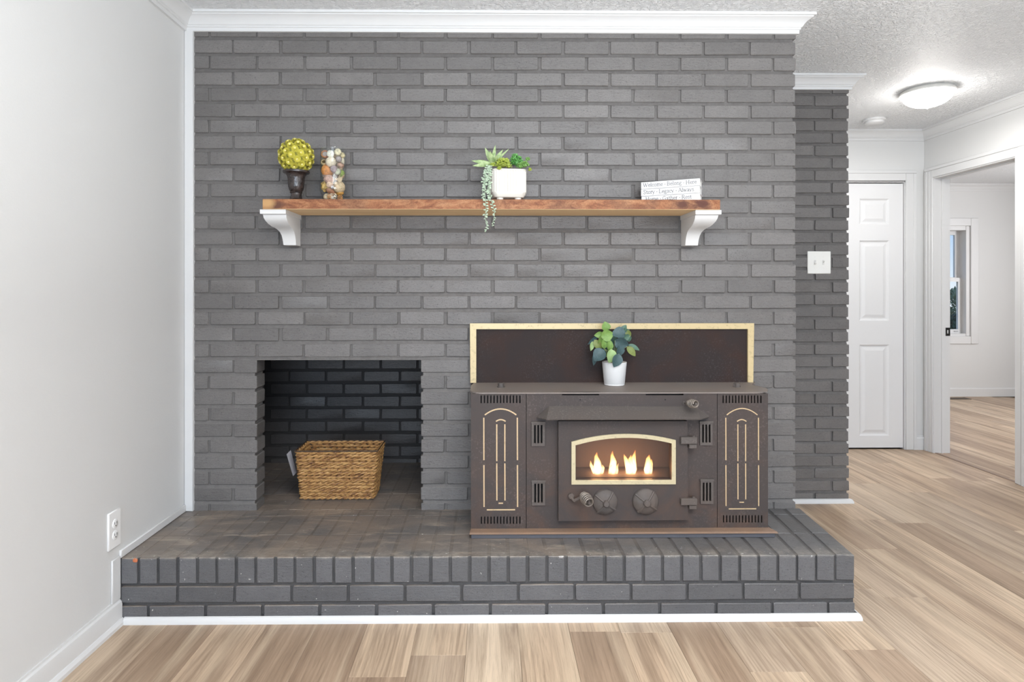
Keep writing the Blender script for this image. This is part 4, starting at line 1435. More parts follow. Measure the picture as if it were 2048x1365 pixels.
def dring(name, x, y, rk, col, inner_col, label, tilt=(1.35, 0, .1)):
    r = rk * VK * 1.25
    c = vpos(x, y, r)
    m = MB(); m.lathe([(r * .66, -.25 * r), (r, -.28 * r), (r * 1.02, .1 * r), (r * .95, .3 * r), (r * .66, .28 * r), (r * .6, 0), (r * .62, -.2 * r)], (0, 0, 0), 20)
    ring_ = m.mesh(name, dried('dried_rind_' + name + str(x), col), smooth=True)
    o = tag(link(name, ring_, c, None, tilt), label, 'dried fruit', GP)
    m = MB(); m.lathe([(0, -.22 * r), (r * .66, -.2 * r), (r * .66, .14 * r), (0, .18 * r)], (0, 0, 0), 18)
    ch = bpy.data.objects.new('fruit_centre', m.mesh('fruit_centre', dried('dried_centre_' + str(x), inner_col))); COL.objects.link(ch); ch.parent = o
    return o


dring('dried_slice', 300, 280, 62, (.50, .22, .12), (.42, .38, .38), 'brown ringed dried slice with grey heart at the vase top')
dball('dried_pod', 440, 272, 58, (.82, .80, .72), 'chalk white ball at the top middle of the vase', 'dried pod')
dball('dried_pod', 570, 238, 56, (.80, .72, .52), 'cream ball rising highest at the vase rim', 'dried pod')
dball('dried_pod', 655, 300, 44, (.76, .64, .40), 'small straw yellow ball at the right of the vase rim', 'dried pod')
dball('dried_pod', 668, 420, 46, (.74, .66, .52), 'oval cream pod against the right side of the vase', 'dried pod', sq=(.75, .8, 1.25))
dring('dried_cup', 288, 435, 50, (.62, .48, .30), (.10, .06, .03), 'hollow tan seed cup with a dark mouth', (1.0, 0, .1))
# seed head with holes
o = dball('seed_head', 440, 430, 82, (.76, .66, .52), 'big pale seed head with dark holes in the upper vase', 'dried pod', .02)
rh = 82 * VK
for (hx, hz) in ((-.42, .40), (.05, .12), (.0, -.42), (.45, .3), (-.5, -.15)):
    m = MB(); m.blob((hx * rh, -math.sqrt(max(.05, 1 - hx * hx - hz * hz)) * rh * .96, hz * rh), rh * .15, rh * .1, rh * .15, 1)
    ch = bpy.data.objects.new('seed_hole', m.mesh('seed_hole', M_black)); COL.objects.link(ch); ch.parent = o
dball('dried_pod', 585, 372, 48, (.42, .36, .36), 'dull grey pod right of the big seed head', 'dried pod', .08)
dball('dried_orange', 320, 592, 100, (.72, .30, .10), 'large orange ball halfway down the vase', 'dried fruit', .012, sub=3)
dball('dried_pod', 505, 570, 58, (.40, .31, .33), 'mauve grey pod beside the large orange ball', 'dried pod', .07)
dball('dried_bark', 605, 495, 56, (.52, .32, .24), 'reddish brown rough chip above the green moss', 'dried pod', .22, (1, .8, .8))
dball('dried_pod', 570, 622, 52, (.52, .52, .40), 'pale sage green pod in the middle of the vase', 'dried pod', .06)
dball('moss', 655, 665, 58, (.27, .36, .09), 'green clump of moss against the vase side', 'moss', .20, (.8, .8, 1.1))
dball('dried_flower', 395, 765, 74, (.60, .38, .32), 'pinkish ribbed dried flower below the orange ball', 'dried flower', .16)
# ridged shell
r_ = 82 * VK
c = vpos(575, 770, r_)
m = MB()
for i in range(7):
    a_ = (i - 3) * .26
    m.tube([(-r_ * .8, r_ * .1, -r_ * .35), (math.cos(a_) * r_ * .25 - r_ * .1, -r_ * .4, math.sin(a_) * r_ * .45), (math.cos(a_) * r_ * .9, -r_ * .1, math.sin(a_) * r_ * .95 + .1 * r_)], [r_ * .08, r_ * .15, r_ * .10], 6)
tag(link('dried_shell', m.mesh('dried_shell', dried('dried_shell', (.66, .52, .36))), c, None, (0, .5, 0)), 'fan shaped tan shell with ridges in the lower vase', 'shell', GP)
dball('pine_cone', 272, 905, 74, (.70, .46, .14), 'knobbly golden cone at the lower left of the vase', 'pine cone', .22, (1, .9, 1.1), 3)
dball('dried_flower', 430, 868, 56, (.68, .48, .36), 'peach coloured dried bloom beside the golden cone', 'dried flower', .12)
dball('dried_gourd', 622, 925, 96, (.70, .53, .34), 'large smooth tan ball low on the right of the vase', 'dried fruit', .012, sub=3)
dball('dried_bark', 440, 1000, 52, (.34, .15, .08), 'dark red brown chip under the peach bloom', 'dried pod', .2, (1.3, .8, .7))
dball('dried_peel', 610, 1035, 56, (.68, .34, .08), 'bright orange peel below the large tan ball', 'dried fruit', .18, (1.2, .8, .7))
dball('dried_pod', 305, 1130, 60, (.72, .58, .40), 'cream pod at the bottom left of the vase', 'dried pod')
# open wicker ball
r_ = 72 * VK
c = vpos(480, 1095, r_)
m = MB()
for i in range(9):
    e_ = Euler((R.uniform(0, 3.1), R.uniform(0, 3.1), R.uniform(0, 3.1))).to_matrix()
    m.tube([e_ @ Vector((math.cos(2 * math.pi * q / 18) * r_ * .93, math.sin(2 * math.pi * q / 18) * r_ * .93, 0)) for q in range(18)], r_ * .075, 5, closed=True)
tag(link('wicker_ball', m.mesh('wicker_ball', dried('dried_wicker', (.72, .58, .42))), c), 'open woven wicker ball near the bottom of the vase', 'ball', GP)
r_ = 62 * VK
for (x, y, lab) in ((600, 1150, 'orange curl of dried fibre at the bottom right of the vase'), (425, 1190, 'orange curl of dried fibre at the bottom centre of the vase')):
    c = vpos(x, y, r_)
    m = MB()
    for i in range(7):
        e_ = Euler((R.uniform(0, 3.1), R.uniform(0, 3.1), R.uniform(0, 3.1))).to_matrix()
        m.tube([e_ @ Vector((math.cos(2 * math.pi * q / 14) * r_ * .9, math.sin(2 * math.pi * q / 14) * r_ * R.uniform(.5, .95), R.uniform(-.2, .2) * r_)) for q in range(14)], r_ * .07, 4, closed=True)
    tag(link('dried_fibre', m.mesh('dried_fibre', dried('dried_fibre' + str(x), (.70, .36, .14))), c), lab, 'dried fibre', GP)
fill = [(430, 330), (560, 300), (330, 380), (520, 470), (400, 530), (560, 560), (520, 690), (350, 820), (520, 930), (600, 700), (300, 690), (560, 850), (380, 1010), (500, 330), (350, 300)]
cols = [(.50, .30, .20), (.62, .46, .32), (.44, .32, .28), (.66, .54, .38)]
fmats = [dried('dried_mixed_%d' % i, c) for i, c in enumerate(cols)]
for i, (x, y) in enumerate(fill):
    dball('dried_pod', x, y, 62, None, 'brown dried pod lying behind the front ones in the vase', 'dried pod', .1, (1, .9, .9), 1, .45 if i % 2 else .8, fmats[i % 4])

# ------------------------------------------------------------------ ribbed planter with succulents
PYc = 2.615
pk = PYc / 1250
pc = at(1016, 370, PYc)
planter = thing('planter', (pc.x, PYc, sz1), 'cream white ribbed planter with mixed succulents and trailing strands on the shelf', 'planter')
pz = lambda py: at(1016, py, PYc - .04).z
hw, hd_ = 34.6 * pk, .050


def rrect(w, d, r, n=5, ribs=0.0, per=0):
    pts = []
    for (cx, cy, a0) in ((w - r, d - r, 0), (-w + r, d - r, 90), (-w + r, -d + r, 180), (w - r, -d + r, 270)):
        for i in range(n + 1):
            a_ = math.radians(a0 + 90 * i / n)
            pts.append(Vector((cx + r * math.cos(a_), cy + r * math.sin(a_))))
    if not per: return pts
    # resample evenly and add ribs
    L = [0]
    for a, b in zip(pts, pts[1:] + pts[:1]): L.append(L[-1] + (b - a).length)
    out = []
    Q = pts + pts[:1]
    for i in range(per):
        s = L[-1] * i / per
        k = max(j for j in range(len(L) - 1) if L[j] <= s + 1e-9)
        t_ = (s - L[k]) / max(1e-9, L[k + 1] - L[k])
        p = Q[k].lerp(Q[k + 1], t_)
        nn = p.normalized()
        out.append(p * (1 - (ribs / p.length if i % 4 in (0, 1) else 0)))
    return out


rotp = Matrix.Rotation(math.radians(7), 2)
m = MB()
NPER = 152
levels = [(.70, sz1 + .0135, 0), (.86, sz1 + .016, 0), (.985, pz(387), 0), (1.0, pz(384.5), 0), (1.0, pz(384), .0032), (1.0, pz(342), .0032), (1.0, pz(341.5), 0), (.985, pz(338.5), 0), (.94, pz(338), 0), (.92, pz(342), 0), (.90, pz(350), 0)]
rings = []
for sc2, z, rib in levels:
    ring = []
    for p in rrect(hw * sc2, hd_ * sc2, .022 * sc2, 5, rib, NPER):
        q_ = rotp @ p
        ring.append(m.bm.verts.new((pc.x + q_.x, PYc + q_.y, z)))
    rings.append(ring)
for A, B in zip(rings, rings[1:]):
    for k in range(NPER): m.face((A[k], A[(k + 1) % NPER], B[(k + 1) % NPER], B[k]))
m.face(rings[0]); m.face(rings[-1])
M_cer = plain('cream_white_ceramic', (.66, .63, .57), .3)
m.build('planter_pot', M_cer, planter, angle=25)
for sx_ in (-1, 1):
    for sy_ in (-1, 1):
        q_ = rotp @ Vector((sx_ * hw * .52, sy_ * hd_ * .55))
        m = MB(); x, y_ = pc.x + q_.x, PYc + q_.y
        m.lathe([(.0105, sz1 + .0003), (.013, sz1 + .002), (.0145, sz1 + .0138), (0, sz1 + .0138)], (x, y_, 0), 12)
        m.build('foot', M_cer, planter)
m = MB(); m.lathe([(.040, pz(350) - .002), (.040, pz(343)), (0, pz(342))], (pc.x, PYc, 0), 20)
m.build('potting_soil', plain('dark_soil', (.05, .04, .03), .9), planter)
M_ag, n, l, b = mat('pale_agave_green')
l.new(ramp(n, l, noise(n, l, coords(n, l, (1, 1, 1), False), 60, 3), [(.35, (.22, .33, .13)), (.65, (.44, .54, .28))]), b.inputs['Base Color']); b.inputs['Roughness'].default_value = .5


def blade(base, tip, width, parent, mt, name='leaf', sag=.0):
    base, tip = Vector(base), Vector(tip)
    d = tip - base
    side = d.cross(Vector((0, 1, .25))).normalized()
    nrm_ = side.cross(d).normalized()
    m = MB(); prev = None
    N = 7
    for i in range(N + 1):
        t_ = i / N
        w = width * (.55 + 1.7 * t_ - 2.25 * t_ * t_) if i < N else .0003
        w = max(w, .0003)
        p = base + d * t_ + Vector((0, 0, -sag * 4 * (t_ - t_ * t_)))
        row = [m.bm.verts.new(p + side * w), m.bm.verts.new(p - nrm_ * w * .35), m.bm.verts.new(p - side * w), m.bm.verts.new(p + nrm_ * w * .25)]
        if prev:
            for k in range(4): m.face((prev[k], prev[(k + 1) % 4], row[(k + 1) % 4], row[k]))
        else: m.face(row)
        prev = row
    m.face(prev[::-1])
    return m.build(name, mt, parent)


def P3(x, y, Y):       # planter crop, zoom 6.5
    return at(900 + x / 6.5, 270 + y / 6.5, Y)


ag = MB(); ag.lathe([(.006, 0), (.010, .006), (.006, .014), (0, .016)], P3(550, 390, 2.60), 10)
ago = ag.build('agave', M_ag, planter)
for (tx, ty, Yt, w) in ((455, 165, 2.60, .0115), (590, 130, 2.63, .009), (690, 190, 2.62, .010), (768, 180, 2.65, .006), (278, 335, 2.57, .0095), (292, 402, 2.56, .0095), (360, 325, 2.64, .008), (520, 210, 2.56, .012), (620, 260, 2.55, .010)):
    blade(P3(550, 380, 2.60), P3(tx, ty, Yt), w, ago, M_ag)


def rosette(c, r, n, mt, label, tall=.6, seed=1):
    g = random.Random(seed)
    o = MB(); o.blob(c, r * .62, r * .62, r * .6 * tall, 1)
    ob = o.build('succulent', mt, planter); ob['label'] = label
    n = int(n * 2.6)
    for i in range(n):
        z = 1 - 1.45 * (i + .5) / n; a_ = i * 2.4 + g.uniform(-.3, .3)
        s_ = math.sqrt(max(0, 1 - z * z))
        d_ = Vector((s_ * math.cos(a_), s_ * math.sin(a_), z * tall + .1))
        m = MB(); sz_ = g.uniform(.75, 1.2); lr = max(r, .014); m.blob((0, 0, 0), lr * .17 * sz_, lr * .11 * sz_, lr * .24 * sz_, 1)
        me = m.mesh('leaf', mt)
        link('leaf', me, Vector(c) + d_ * r * g.uniform(.62, .98), ob, d_.to_track_quat('Z', 'Y').to_euler())


M_lime = plain('lime_succulent', (.36, .44, .075), .5)
M_green = plain('bright_green_succulent', (.12, .34, .085), .45)
M_mid = plain('mid_green_succulent', (.20, .38, .10), .45)
rosette(P3(690, 385, 2.575), .031, 34, M_lime, 'lime green succulent cluster', .75, 2)
rosette(P3(560, 395, 2.57), .012, 14, M_lime, 'small lime green succulent at the planter corner', .9, 3)
rosette(P3(640, 440, 2.56), .010, 12, M_lime, 'lime green succulent hanging over the rim', .9, 4)
rosette(P3(765, 410, 2.57), .014, 14, M_lime, 'lime green succulent in the middle', .9, 9)
rosette(P3(915, 410, 2.585), .016, 18, M_mid, 'mid green succulent between the bright green ones', 1.0, 11)
rosette(P3(865, 355, 2.60), .027, 30, M_green, 'bright green succulent', 1.1, 5)
rosette(P3(835, 280, 2.61), .011, 12, M_green, 'top of the bright green succulent', 1.1, 6)
rosette(P3(970, 395, 2.59), .020, 20, M_mid, 'mid green succulent at the right end', .9, 7)
rosette(P3(1010, 320, 2.59), .010, 12, M_mid, 'raised tip of the mid green succulent', 1.0, 8)
rosette(P3(1040, 455, 2.585), .008, 9, M_lime, 'small green tip hanging at the right end', 1.0, 10)
M_str = plain('grey_green_trailing_leaf', (.40, .50, .37), .5)
for si, pts in enumerate(([(500, 400), (470, 480), (455, 600), (450, 720), (460, 830), (468, 960), (455, 1060), (468, 1150), (485, 1205), (462, 1265)], [(520, 410), (500, 500), (495, 600), (505, 700), (515, 800), (545, 880), (570, 960), (580, 1040), (565, 1110), (545, 1190)], [(490, 420), (440, 560), (425, 700), (432, 830)], [(515, 430), (515, 560), (520, 700), (530, 830)])):
    Ys = [2.565 - .045 * min(1, i / 3) for i in range(len(pts))]
    P = [P3(x, y, Y_) for (x, y), Y_ in zip(pts, Ys)]
    m = MB(); m.tube(P, .0009, 5)
    g = random.Random(si)
    for i in range(len(P) - 1):
        nn = max(2, int((P[i + 1] - P[i]).length / .0048))
        for q_ in range(nn):
            p = P[i].lerp(P[i + 1], q_ / nn)
            end = (i + q_ / nn) / (len(P) - 1)
            rl = .0068 if end < .7 else .0050
            a_ = g.uniform(0, 6.28) if q_ % 2 else g.choice((0, math.pi)) + g.uniform(-.4, .4)
            dd = Vector((math.cos(a_), -abs(math.sin(a_)) * .9 if P[i].y < 2.53 else math.sin(a_), g.uniform(-.35, .5)))
            m.blob(p + dd * rl * .9, rl * .9, rl * .34, rl * .52, 1, 0, Euler((g.uniform(-.4, .4), g.uniform(-.6, .6), a_)), g)
    so = m.build('trailing_strand', M_str, planter)

# ------------------------------------------------------------------ three white books with lettering on their spines
GL = {  # thick/thin strokes in a unit em: (points, width)
    'W': [([(.02, .7), (.25, 0)], 2), ([(.25, 0), (.45, .62)], 1), ([(.40, .7), (.62, 0)], 2), ([(.62, 0), (.86, .7)], 1), ([(-.04, .7), (.12, .7)], 1), ([(.78, .7), (.94, .7)], 1)],
    'B': [([(.1, 0), (.1, .7)], 2), ([(.0, .7), (.32, .7), (.42, .62), (.42, .45), (.32, .37), (.1, .37)], 1), ([(.32, .37), (.48, .28), (.48, .1), (.36, 0), (0, 0)], 1.5)],
    'H': [([(.1, 0), (.1, .7)], 2), ([(.55, 0), (.55, .7)], 2), ([(.1, .36), (.55, .36)], 1), ([(0, 0), (.2, 0)], 1), ([(0, .7), (.2, .7)], 1), ([(.45, 0), (.65, 0)], 1), ([(.45, .7), (.65, .7)], 1)],
    'S': [([(.42, .54), (.38, .66), (.24, .71), (.10, .66), (.06, .54), (.14, .42), (.34, .31), (.42, .18), (.36, .05), (.22, -.01), (.08, .04), (.04, .18)], 1.6)],
    'L': [([(.1, 0), (.1, .7)], 2), ([(0, .7), (.2, .7)], 1), ([(0, 0), (.44, 0), (.47, .16)], 1)],
    'A': [([(.06, 0), (.31, .7)], 1), ([(.31, .7), (.58, 0)], 2), ([(.15, .25), (.48, .25)], 1), ([(-.02, 0), (.14, 0)], 1), ([(.48, 0), (.68, 0)], 1)],
    'G': [([(.52, .54), (.46, .67), (.30, .71), (.12, .62), (.05, .36), (.12, .09), (.30, -.01), (.46, .04), (.52, .12)], 1.6), ([(.52, .02), (.52, .30)], 2), ([(.40, .30), (.60, .30)], 1)],
    'R': [([(.1, 0), (.1, .7)], 2), ([(0, .7), (.32, .7), (.44, .62), (.44, .44), (.32, .36), (.1, .36)], 1.2), ([(.28, .36), (.52, 0), (.6, 0)], 2), ([(0, 0), (.2, 0)], 1)],
    'e': [([(.04, .25), (.38, .25), (.36, .38), (.22, .46), (.09, .40), (.04, .22), (.10, .05), (.24, 0), (.38, .08)], 1.4)],
    'l': [([(.1, 0), (.1, .72)], 2), ([(.02, .70), (.1, .72)], 1), ([(.02, 0), (.19, 0)], 1)],
    'c': [([(.36, .36), (.24, .46), (.10, .40), (.04, .22), (.10, .05), (.24, 0), (.37, .08)], 1.5)],
    'o': [([(.22, .46), (.08, .38), (.04, .22), (.09, .06), (.22, 0), (.36, .07), (.40, .23), (.36, .39), (.22, .46)], 1.5)],
    'm': [([(.1, 0), (.1, .45)], 2), ([(.02, .44), (.1, .45)], 1), ([(.1, .36), (.22, .46), (.33, .42), (.36, .30), (.36, 0)], 1.6), ([(.36, .36), (.48, .46), (.59, .42), (.62, .30), (.62, 0)], 1.6), ([(.02, 0), (.18, 0)], 1), ([(.28, 0), (.44, 0)], 1), ([(.54, 0), (.70, 0)], 1)],
    'n': [([(.1, 0), (.1, .45)], 2), ([(.02, .44), (.1, .45)], 1), ([(.1, .36), (.24, .46), (.36, .42), (.39, .30), (.39, 0)], 1.6), ([(.02, 0), (.18, 0)], 1), ([(.31, 0), (.47, 0)], 1)],
    'g': [([(.2, .46), (.08, .40), (.07, .26), (.18, .18), (.31, .24), (.33, .38), (.2, .46)], 1.3), ([(.33, .42), (.42, .45)], 1), ([(.12, .18), (.06, .08), (.16, .03), (.34, .0), (.40, -.1), (.30, -.21), (.12, -.21), (.03, -.12), (.10, .0)], 1.3)],
    'r': [([(.1, 0), (.1, .45)], 2), ([(.02, .44), (.1, .45)], 1), ([(.1, .33), (.2, .45), (.31, .43)], 1.8), ([(.02, 0), (.2, 0)], 1)],
    't': [([(.13, .60), (.13, .08), (.20, 0), (.30, .05)], 1.7), ([(.02, .44), (.28, .44)], 1)],
    'y': [([(.03, .45), (.21, .02)], 2), ([(.40, .45), (.21, .02), (.13, -.18), (.04, -.2)], 1), ([(-.02, .45), (.10, .45)], 1), ([(.33, .45), (.46, .45)], 1)],
    'a': [([(.06, .36), (.16, .46), (.29, .42), (.31, .30), (.31, .06), (.40, .01)], 1.6), ([(.31, .27), (.12, .20), (.05, .10), (.12, 0), (.24, .03), (.31, .10)], 1.3)],
    'w': [([(.02, .45), (.17, 0)], 2), ([(.17, 0), (.31, .42)], 1), ([(.27, .45), (.43, 0)], 2), ([(.43, 0), (.59, .45)], 1), ([(-.04, .45), (.09, .45)], 1), ([(.52, .45), (.65, .45)], 1)],
    's': [([(.29, .35), (.24, .45), (.13, .46), (.06, .37), (.13, .27), (.26, .19), (.29, .08), (.19, 0), (.08, .02), (.04, .13)], 1.4)],
    'h': [([(.1, 0), (.1, .72)], 2), ([(.02, .70), (.1, .72)], 1), ([(.1, .36), (.24, .46), (.36, .42), (.39, .30), (.39, 0)], 1.6), ([(.02, 0), (.18, 0)], 1), ([(.31, 0), (.47, 0)], 1)],
}
ADV = {'W': .95, 'B': .58, 'H': .72, 'S': .52, 'L': .53, 'A': .66, 'G': .66, 'R': .63, 'e': .44, 'l': .24, 'c': .42, 'o': .47, 'm': .74, 'n': .51, 'g': .45, 'r': .35, 't': .33, 'y': .46, 'a': .44, 'w': .65, 's': .36, 'h': .51, ' ': .25, '*': .24}


def lettering(mb, text, origin, ux, uz, size, yoff):
    """flat strokes laid on the spine; ux, uz = the spine's axes"""
    nrm_ = ux.cross(uz).normalized()
    total = sum(ADV[c] for c in text)
    x = -total / 2
    n3 = nrm_ * yoff
    for c in text:
        if c == '*':
            ctr = origin + ux * ((x + .12) * size) + uz * (.27 * size) + n3
            mb.face([mb.bm.verts.new(ctr + (ux * math.cos(a_ * math.pi / 4) + uz * math.sin(a_ * math.pi / 4)) * size * .075) for a_ in range(8)])
        for pts, w in GL.get(c, []):
            hw_ = size * (.012 + .0155 * w)
            for a, b in zip(pts, pts[1:]):
                A, B = Vector(a), Vector(b)
                d = (B - A).normalized() if (B - A).length > 0 else Vector((1, 0))
                A = A - d * hw_ / size * .5; B = B + d * hw_ / size * .5
                nn = Vector((-d.y, d.x)) * hw_ / size
                vs = []
                for q_ in (A + nn, B + nn, B - nn, A - nn):
                    vs.append(mb.bm.verts.new(origin + ux * ((x + q_.x) * size) + uz * (q_.y * size) + n3))
                mb.face(vs)
        x += ADV[c]


M_book = plain('white_book_cover', (.74, .74, .745), .5)
M_page = plain('book_pages', (.80, .79, .76), .8)
M_ink = plain('black_ink', (.03, .03, .035), .7)
th0 = math.radians(24.5)
fr = Vector((at(1400, 370, 2.545).x, 2.545, 0))
ux = Vector((math.cos(th0), -math.sin(th0), 0)); uy = Vector((math.sin(th0), math.cos(th0), 0)); UZ = Vector((0, 0, 1))
BL, BD = .238, .105
ztop = at(1400, 356.5, 2.545).z
bt = (ztop - sz1) / 3
for i, (txt, lab) in enumerate((('Home * Gather * Rest', 'white book lettered Home Gather Rest, lowest of the stack'), ('Story * Legacy * Always', 'white book lettered Story Legacy Always, in the middle of the stack'), ('Welcome * Belong * Here', 'white book lettered Welcome Belong Here, on top of the stack'))):
    z0 = sz1 + i * bt + .0002; z1 = z0 + bt - .0006
    c0 = fr - ux * BL
    root = thing('book', tuple(fr - ux * BL / 2 + uy * BD / 2 + UZ * z0), lab, 'book', 'white books on the shelf')
    dx = R.uniform(-.0015, .0015)

    def bbox(a0, a1, b0, b1, c_0, c_1, bev=.0006):
        m = MB(); m.box(a0, a1, b0, b1, c_0, c_1, bev)
        M = Matrix.Translation(c0) @ Matrix.Rotation(-th0, 4, 'Z')
        for v in m.bm.verts: v.co = M @ v.co
        return m
    cv = bbox(dx, BL + dx, 0, BD, z0, z0 + .0022)
    for q_ in (bbox(dx, BL + dx, 0, BD, z1 - .0022, z1), bbox(dx, BL + dx, 0, .003, z0, z1)):
        cv.join(q_.bm)
    cv.build('cover', M_book, root, smooth=False)
    bbox(.004, BL - .004, .0035, BD - .004, z0 + .0024, z1 - .0024, 0).build('pages', M_page, root, smooth=False)
    tm = MB()
    lettering(tm, txt, c0 + ux * (BL * (.47 if i < 2 else .49)) + UZ * (z0 + bt * .30), ux, UZ, .0225 if i < 2 else .0222, .0004)
    tm.build('lettering', M_ink, root, smooth=False)

# ------------------------------------------------------------------ small potted plant on the stove
QY = 2.665
qk = QY / 1250
qc = at(1228.7, 760, QY)
plant = thing('potted_plant', (qc.x, QY, TZ), 'small leafy green plant in a plain white pot on the stove top', 'plant')
r0, r1 = 20.2 * qk, 24.4 * qk
qz = lambda py: at(1228, py, QY - .045).z
zt_ = qz(726.5)
m = MB(); m.lathe([(r0 * .95, TZ + .0003), (r0 * .99, TZ + .001), (r0, TZ + .004), (r0 * .985, TZ + .0055), (r0 * 1.02, TZ + .007), (r1, zt_ - .001), (r1 * .985, zt_), (r1 * .93, zt_), (r1 * .90, zt_ - .012), (0, zt_ - .012)], (qc.x, QY, 0), 36)
m.build('flower_pot', plain('matte_white_pot', (.72, .72, .72), .45), plant)
m = MB(); m.lathe([(r1 * .90, zt_ - .0115), (r1 * .6, zt_ - .007), (0, zt_ - .005)], (qc.x, QY, 0), 20)
m.build('potting_soil', dried('pot_filling', (.50, .33, .20), .9), plant)
lc = {'g': ((.115, .235, .038), (.25, .38, .11)), 'b': ((.024, .058, .062), (.085, .145, .155)), 'p': ((.26, .41, .15), (.42, .55, .28)), 'o': ((.135, .175, .038), (.25, .30, .09)), 't': ((.045, .115, .08), (.14, .24, .17))}
LM = {}
for k, (c0_, c1_) in lc.items():
    mm_, n, l, b = mat('leaf_' + {'g': 'green', 'b': 'blue_green', 'p': 'pale', 'o': 'olive', 't': 'teal'}[k])
    v = coords(n, l, (1, 1, 1), True)
    vo = n.new('ShaderNodeTexVoronoi'); vo.feature = 'DISTANCE_TO_EDGE'; vo.inputs['Scale'].default_value = 330; l.new(v, vo.inputs['Vector'])
    f = ramp(n, l, vo.outputs['Distance'], [(.02, (1, 1, 1)), (.12, (0, 0, 0))])
    col = mix(n, l, math_(n, l, 'MULTIPLY', f, .6), ramp(n, l, noise(n, l, v, 70, 2), [(.3, c0_), (.75, tuple((p + q) / 2 for p, q in zip(c0_, c1_)))]), c1_)
    l.new(col, b.inputs['Base Color']); b.inputs['Roughness'].default_value = .5
    LM[k] = mm_


def leaf_at(zx, zy, ln, wd, ang, key, Y_, yaw, curl=.18):
    s = Y_ / 1250 / 8.533
    c = at(1150 + zx / 8.533, 630 + zy / 8.533, Y_)
    L, Wd = ln * s, wd * s
    m = MB(); rows_ = []
    N = 8
    for i in range(N + 1):
        t_ = i / N
        hw_ = Wd / 2 * (math.sin(math.pi * min(1, t_ ** .78)) ** .8 if 0 < i < N else 0.02)
        x = (t_ - .5) * L
        zc = -curl * L * (t_ - .45) ** 2 * 2
        rows_.append([m.bm.verts.new((x, hw_ * k, zc + (abs(k) ** 1.5) * hw_ * .28)) for k in (-1, -.5, 0, .5, 1)])
    for A, B in zip(rows_, rows_[1:]):
        for k in range(4): m.face((A[k], A[k + 1], B[k + 1], B[k]))
    me = m.mesh('leaf', LM[key], angle=80)
    # leaf plane: x along the axis in the picture plane, its face turned to the room
    a_ = math.radians(ang)
    d = Vector((math.cos(a_), 0, math.sin(a_)))
    nrm_ = Vector((0, -1, 0))
    nrm_ = Matrix.Rotation(yaw, 3, d) @ nrm_
    side = nrm_.cross(d)
    M = Matrix((d, side, nrm_)).transposed()
    o = link('leaf', me, c, plant, M.to_euler())
    return c - d * L / 2


g = random.Random(5)
LEAVES = [(525, 195, 140, 125, 100, 'g', 0), (745, 312, 210, 165, 185, 'b', -.03), (835, 235, 130, 85, 60, 't', -.005), (905, 330, 130, 90, 300, 'o', 0), (555, 350, 190, 160, 15, 'g', -.03), (410, 345, 140, 90, 185, 'g', -.01), (300, 440, 185, 62, 222, 'b', .005),
          (287, 540, 140, 66, 262, 'p', -.01), (395, 520, 190, 100, 305, 'o', -.015), (505, 480, 170, 110, 85, 'g', -.03), (592, 515, 190, 100, 95, 'g', -.03), (800, 485, 215, 180, 340, 'b', -.04), (850, 390, 170, 90, 200, 't', -.03), (410, 690, 220, 185, 225, 'b', -.035),
          (332, 760, 190, 70, 265, 'b', -.01), (612, 708, 210, 155, 262, 'p', -.055), (765, 620, 180, 130, 258, 'b', -.035), (712, 785, 210, 150, 250, 'b', -.06), (965, 625, 190, 95, 312, 'o', -.01), (1010, 555, 190, 68, 335, 't', .005), (640, 420, 170, 120, 100, 't', .01),
          (915, 405, 100, 80, 280, 't', -.01), (450, 420, 170, 110, 240, 'g', -.02), (690, 520, 190, 120, 80, 'b', .01), (560, 610, 170, 110, 260, 'g', .01), (730, 700, 160, 100, 90, 't', .012), (480, 610, 150, 100, 230, 'b', .0), (860, 290, 140, 110, 20, 't', .0)]
stm = MB()
root_ = Vector((qc.x, QY, zt_ - .006))
for (zx, zy, ln, wd, ang, key, dy) in LEAVES:
    bs = leaf_at(zx, zy, ln * 1.18, wd * 1.28, ang, key, QY - .005 + dy, g.uniform(-.45, .45))
    midp = root_.lerp(bs, .55) + Vector((0, 0, .018))
    stm.tube([root_ + Vector((g.uniform(-.012, .012), g.uniform(-.012, .012), 0)), midp, bs], [.0013, .0011, .0009], 5)
stm.build('stem', plain('pale_stem', (.36, .40, .18), .6), plant)

# ------------------------------------------------------------------ woven basket in the niche
bt0, bt1 = at(586.5, 904, 2.85), at(756.5, 904, 2.85)
bb0, bb1 = at(596.5, 1000, 2.874), at(748, 1000, 2.874)
BZ0, BZ1 = HZ + .001, bt0.z
basket = thing('basket', ((bt0.x + bt1.x) / 2, 2.95, HZ), 'rectangular tan woven basket standing in the log niche', 'basket')


def bask_rect(t_, inset=0.0):
    """outline at height share t_ : x0, x1, y0, y1"""
    return (bb0.x + (bt0.x - bb0.x) * t_ + inset, bb1.x + (bt1.x - bb1.x) * t_ - inset, 2.874 - .024 * t_ + inset, 3.035 + .025 * t_ - inset)


def weave_mat(i):
    m, n, l, b = mat('woven_water_hyacinth_%d' % i)
    v = coords(n, l, (1, 1, 1), True)
    big = noise(n, l, coords(n, l, (30, 30, 90), True), 1.0, 4, .68, .6)
    col = ramp(n, l, big, [(.32, (.10, .042, .02)), (.43, (.28, .135, .048)), (.54, (.46, .258, .092)), (.75, (.60, .385, .165))])
    l.new(col, b.inputs['Base Color']); b.inputs['Roughness'].default_value = .55
    bump(n, l, b, noise(n, l, v, 420, 2), .3, .002)
    return m


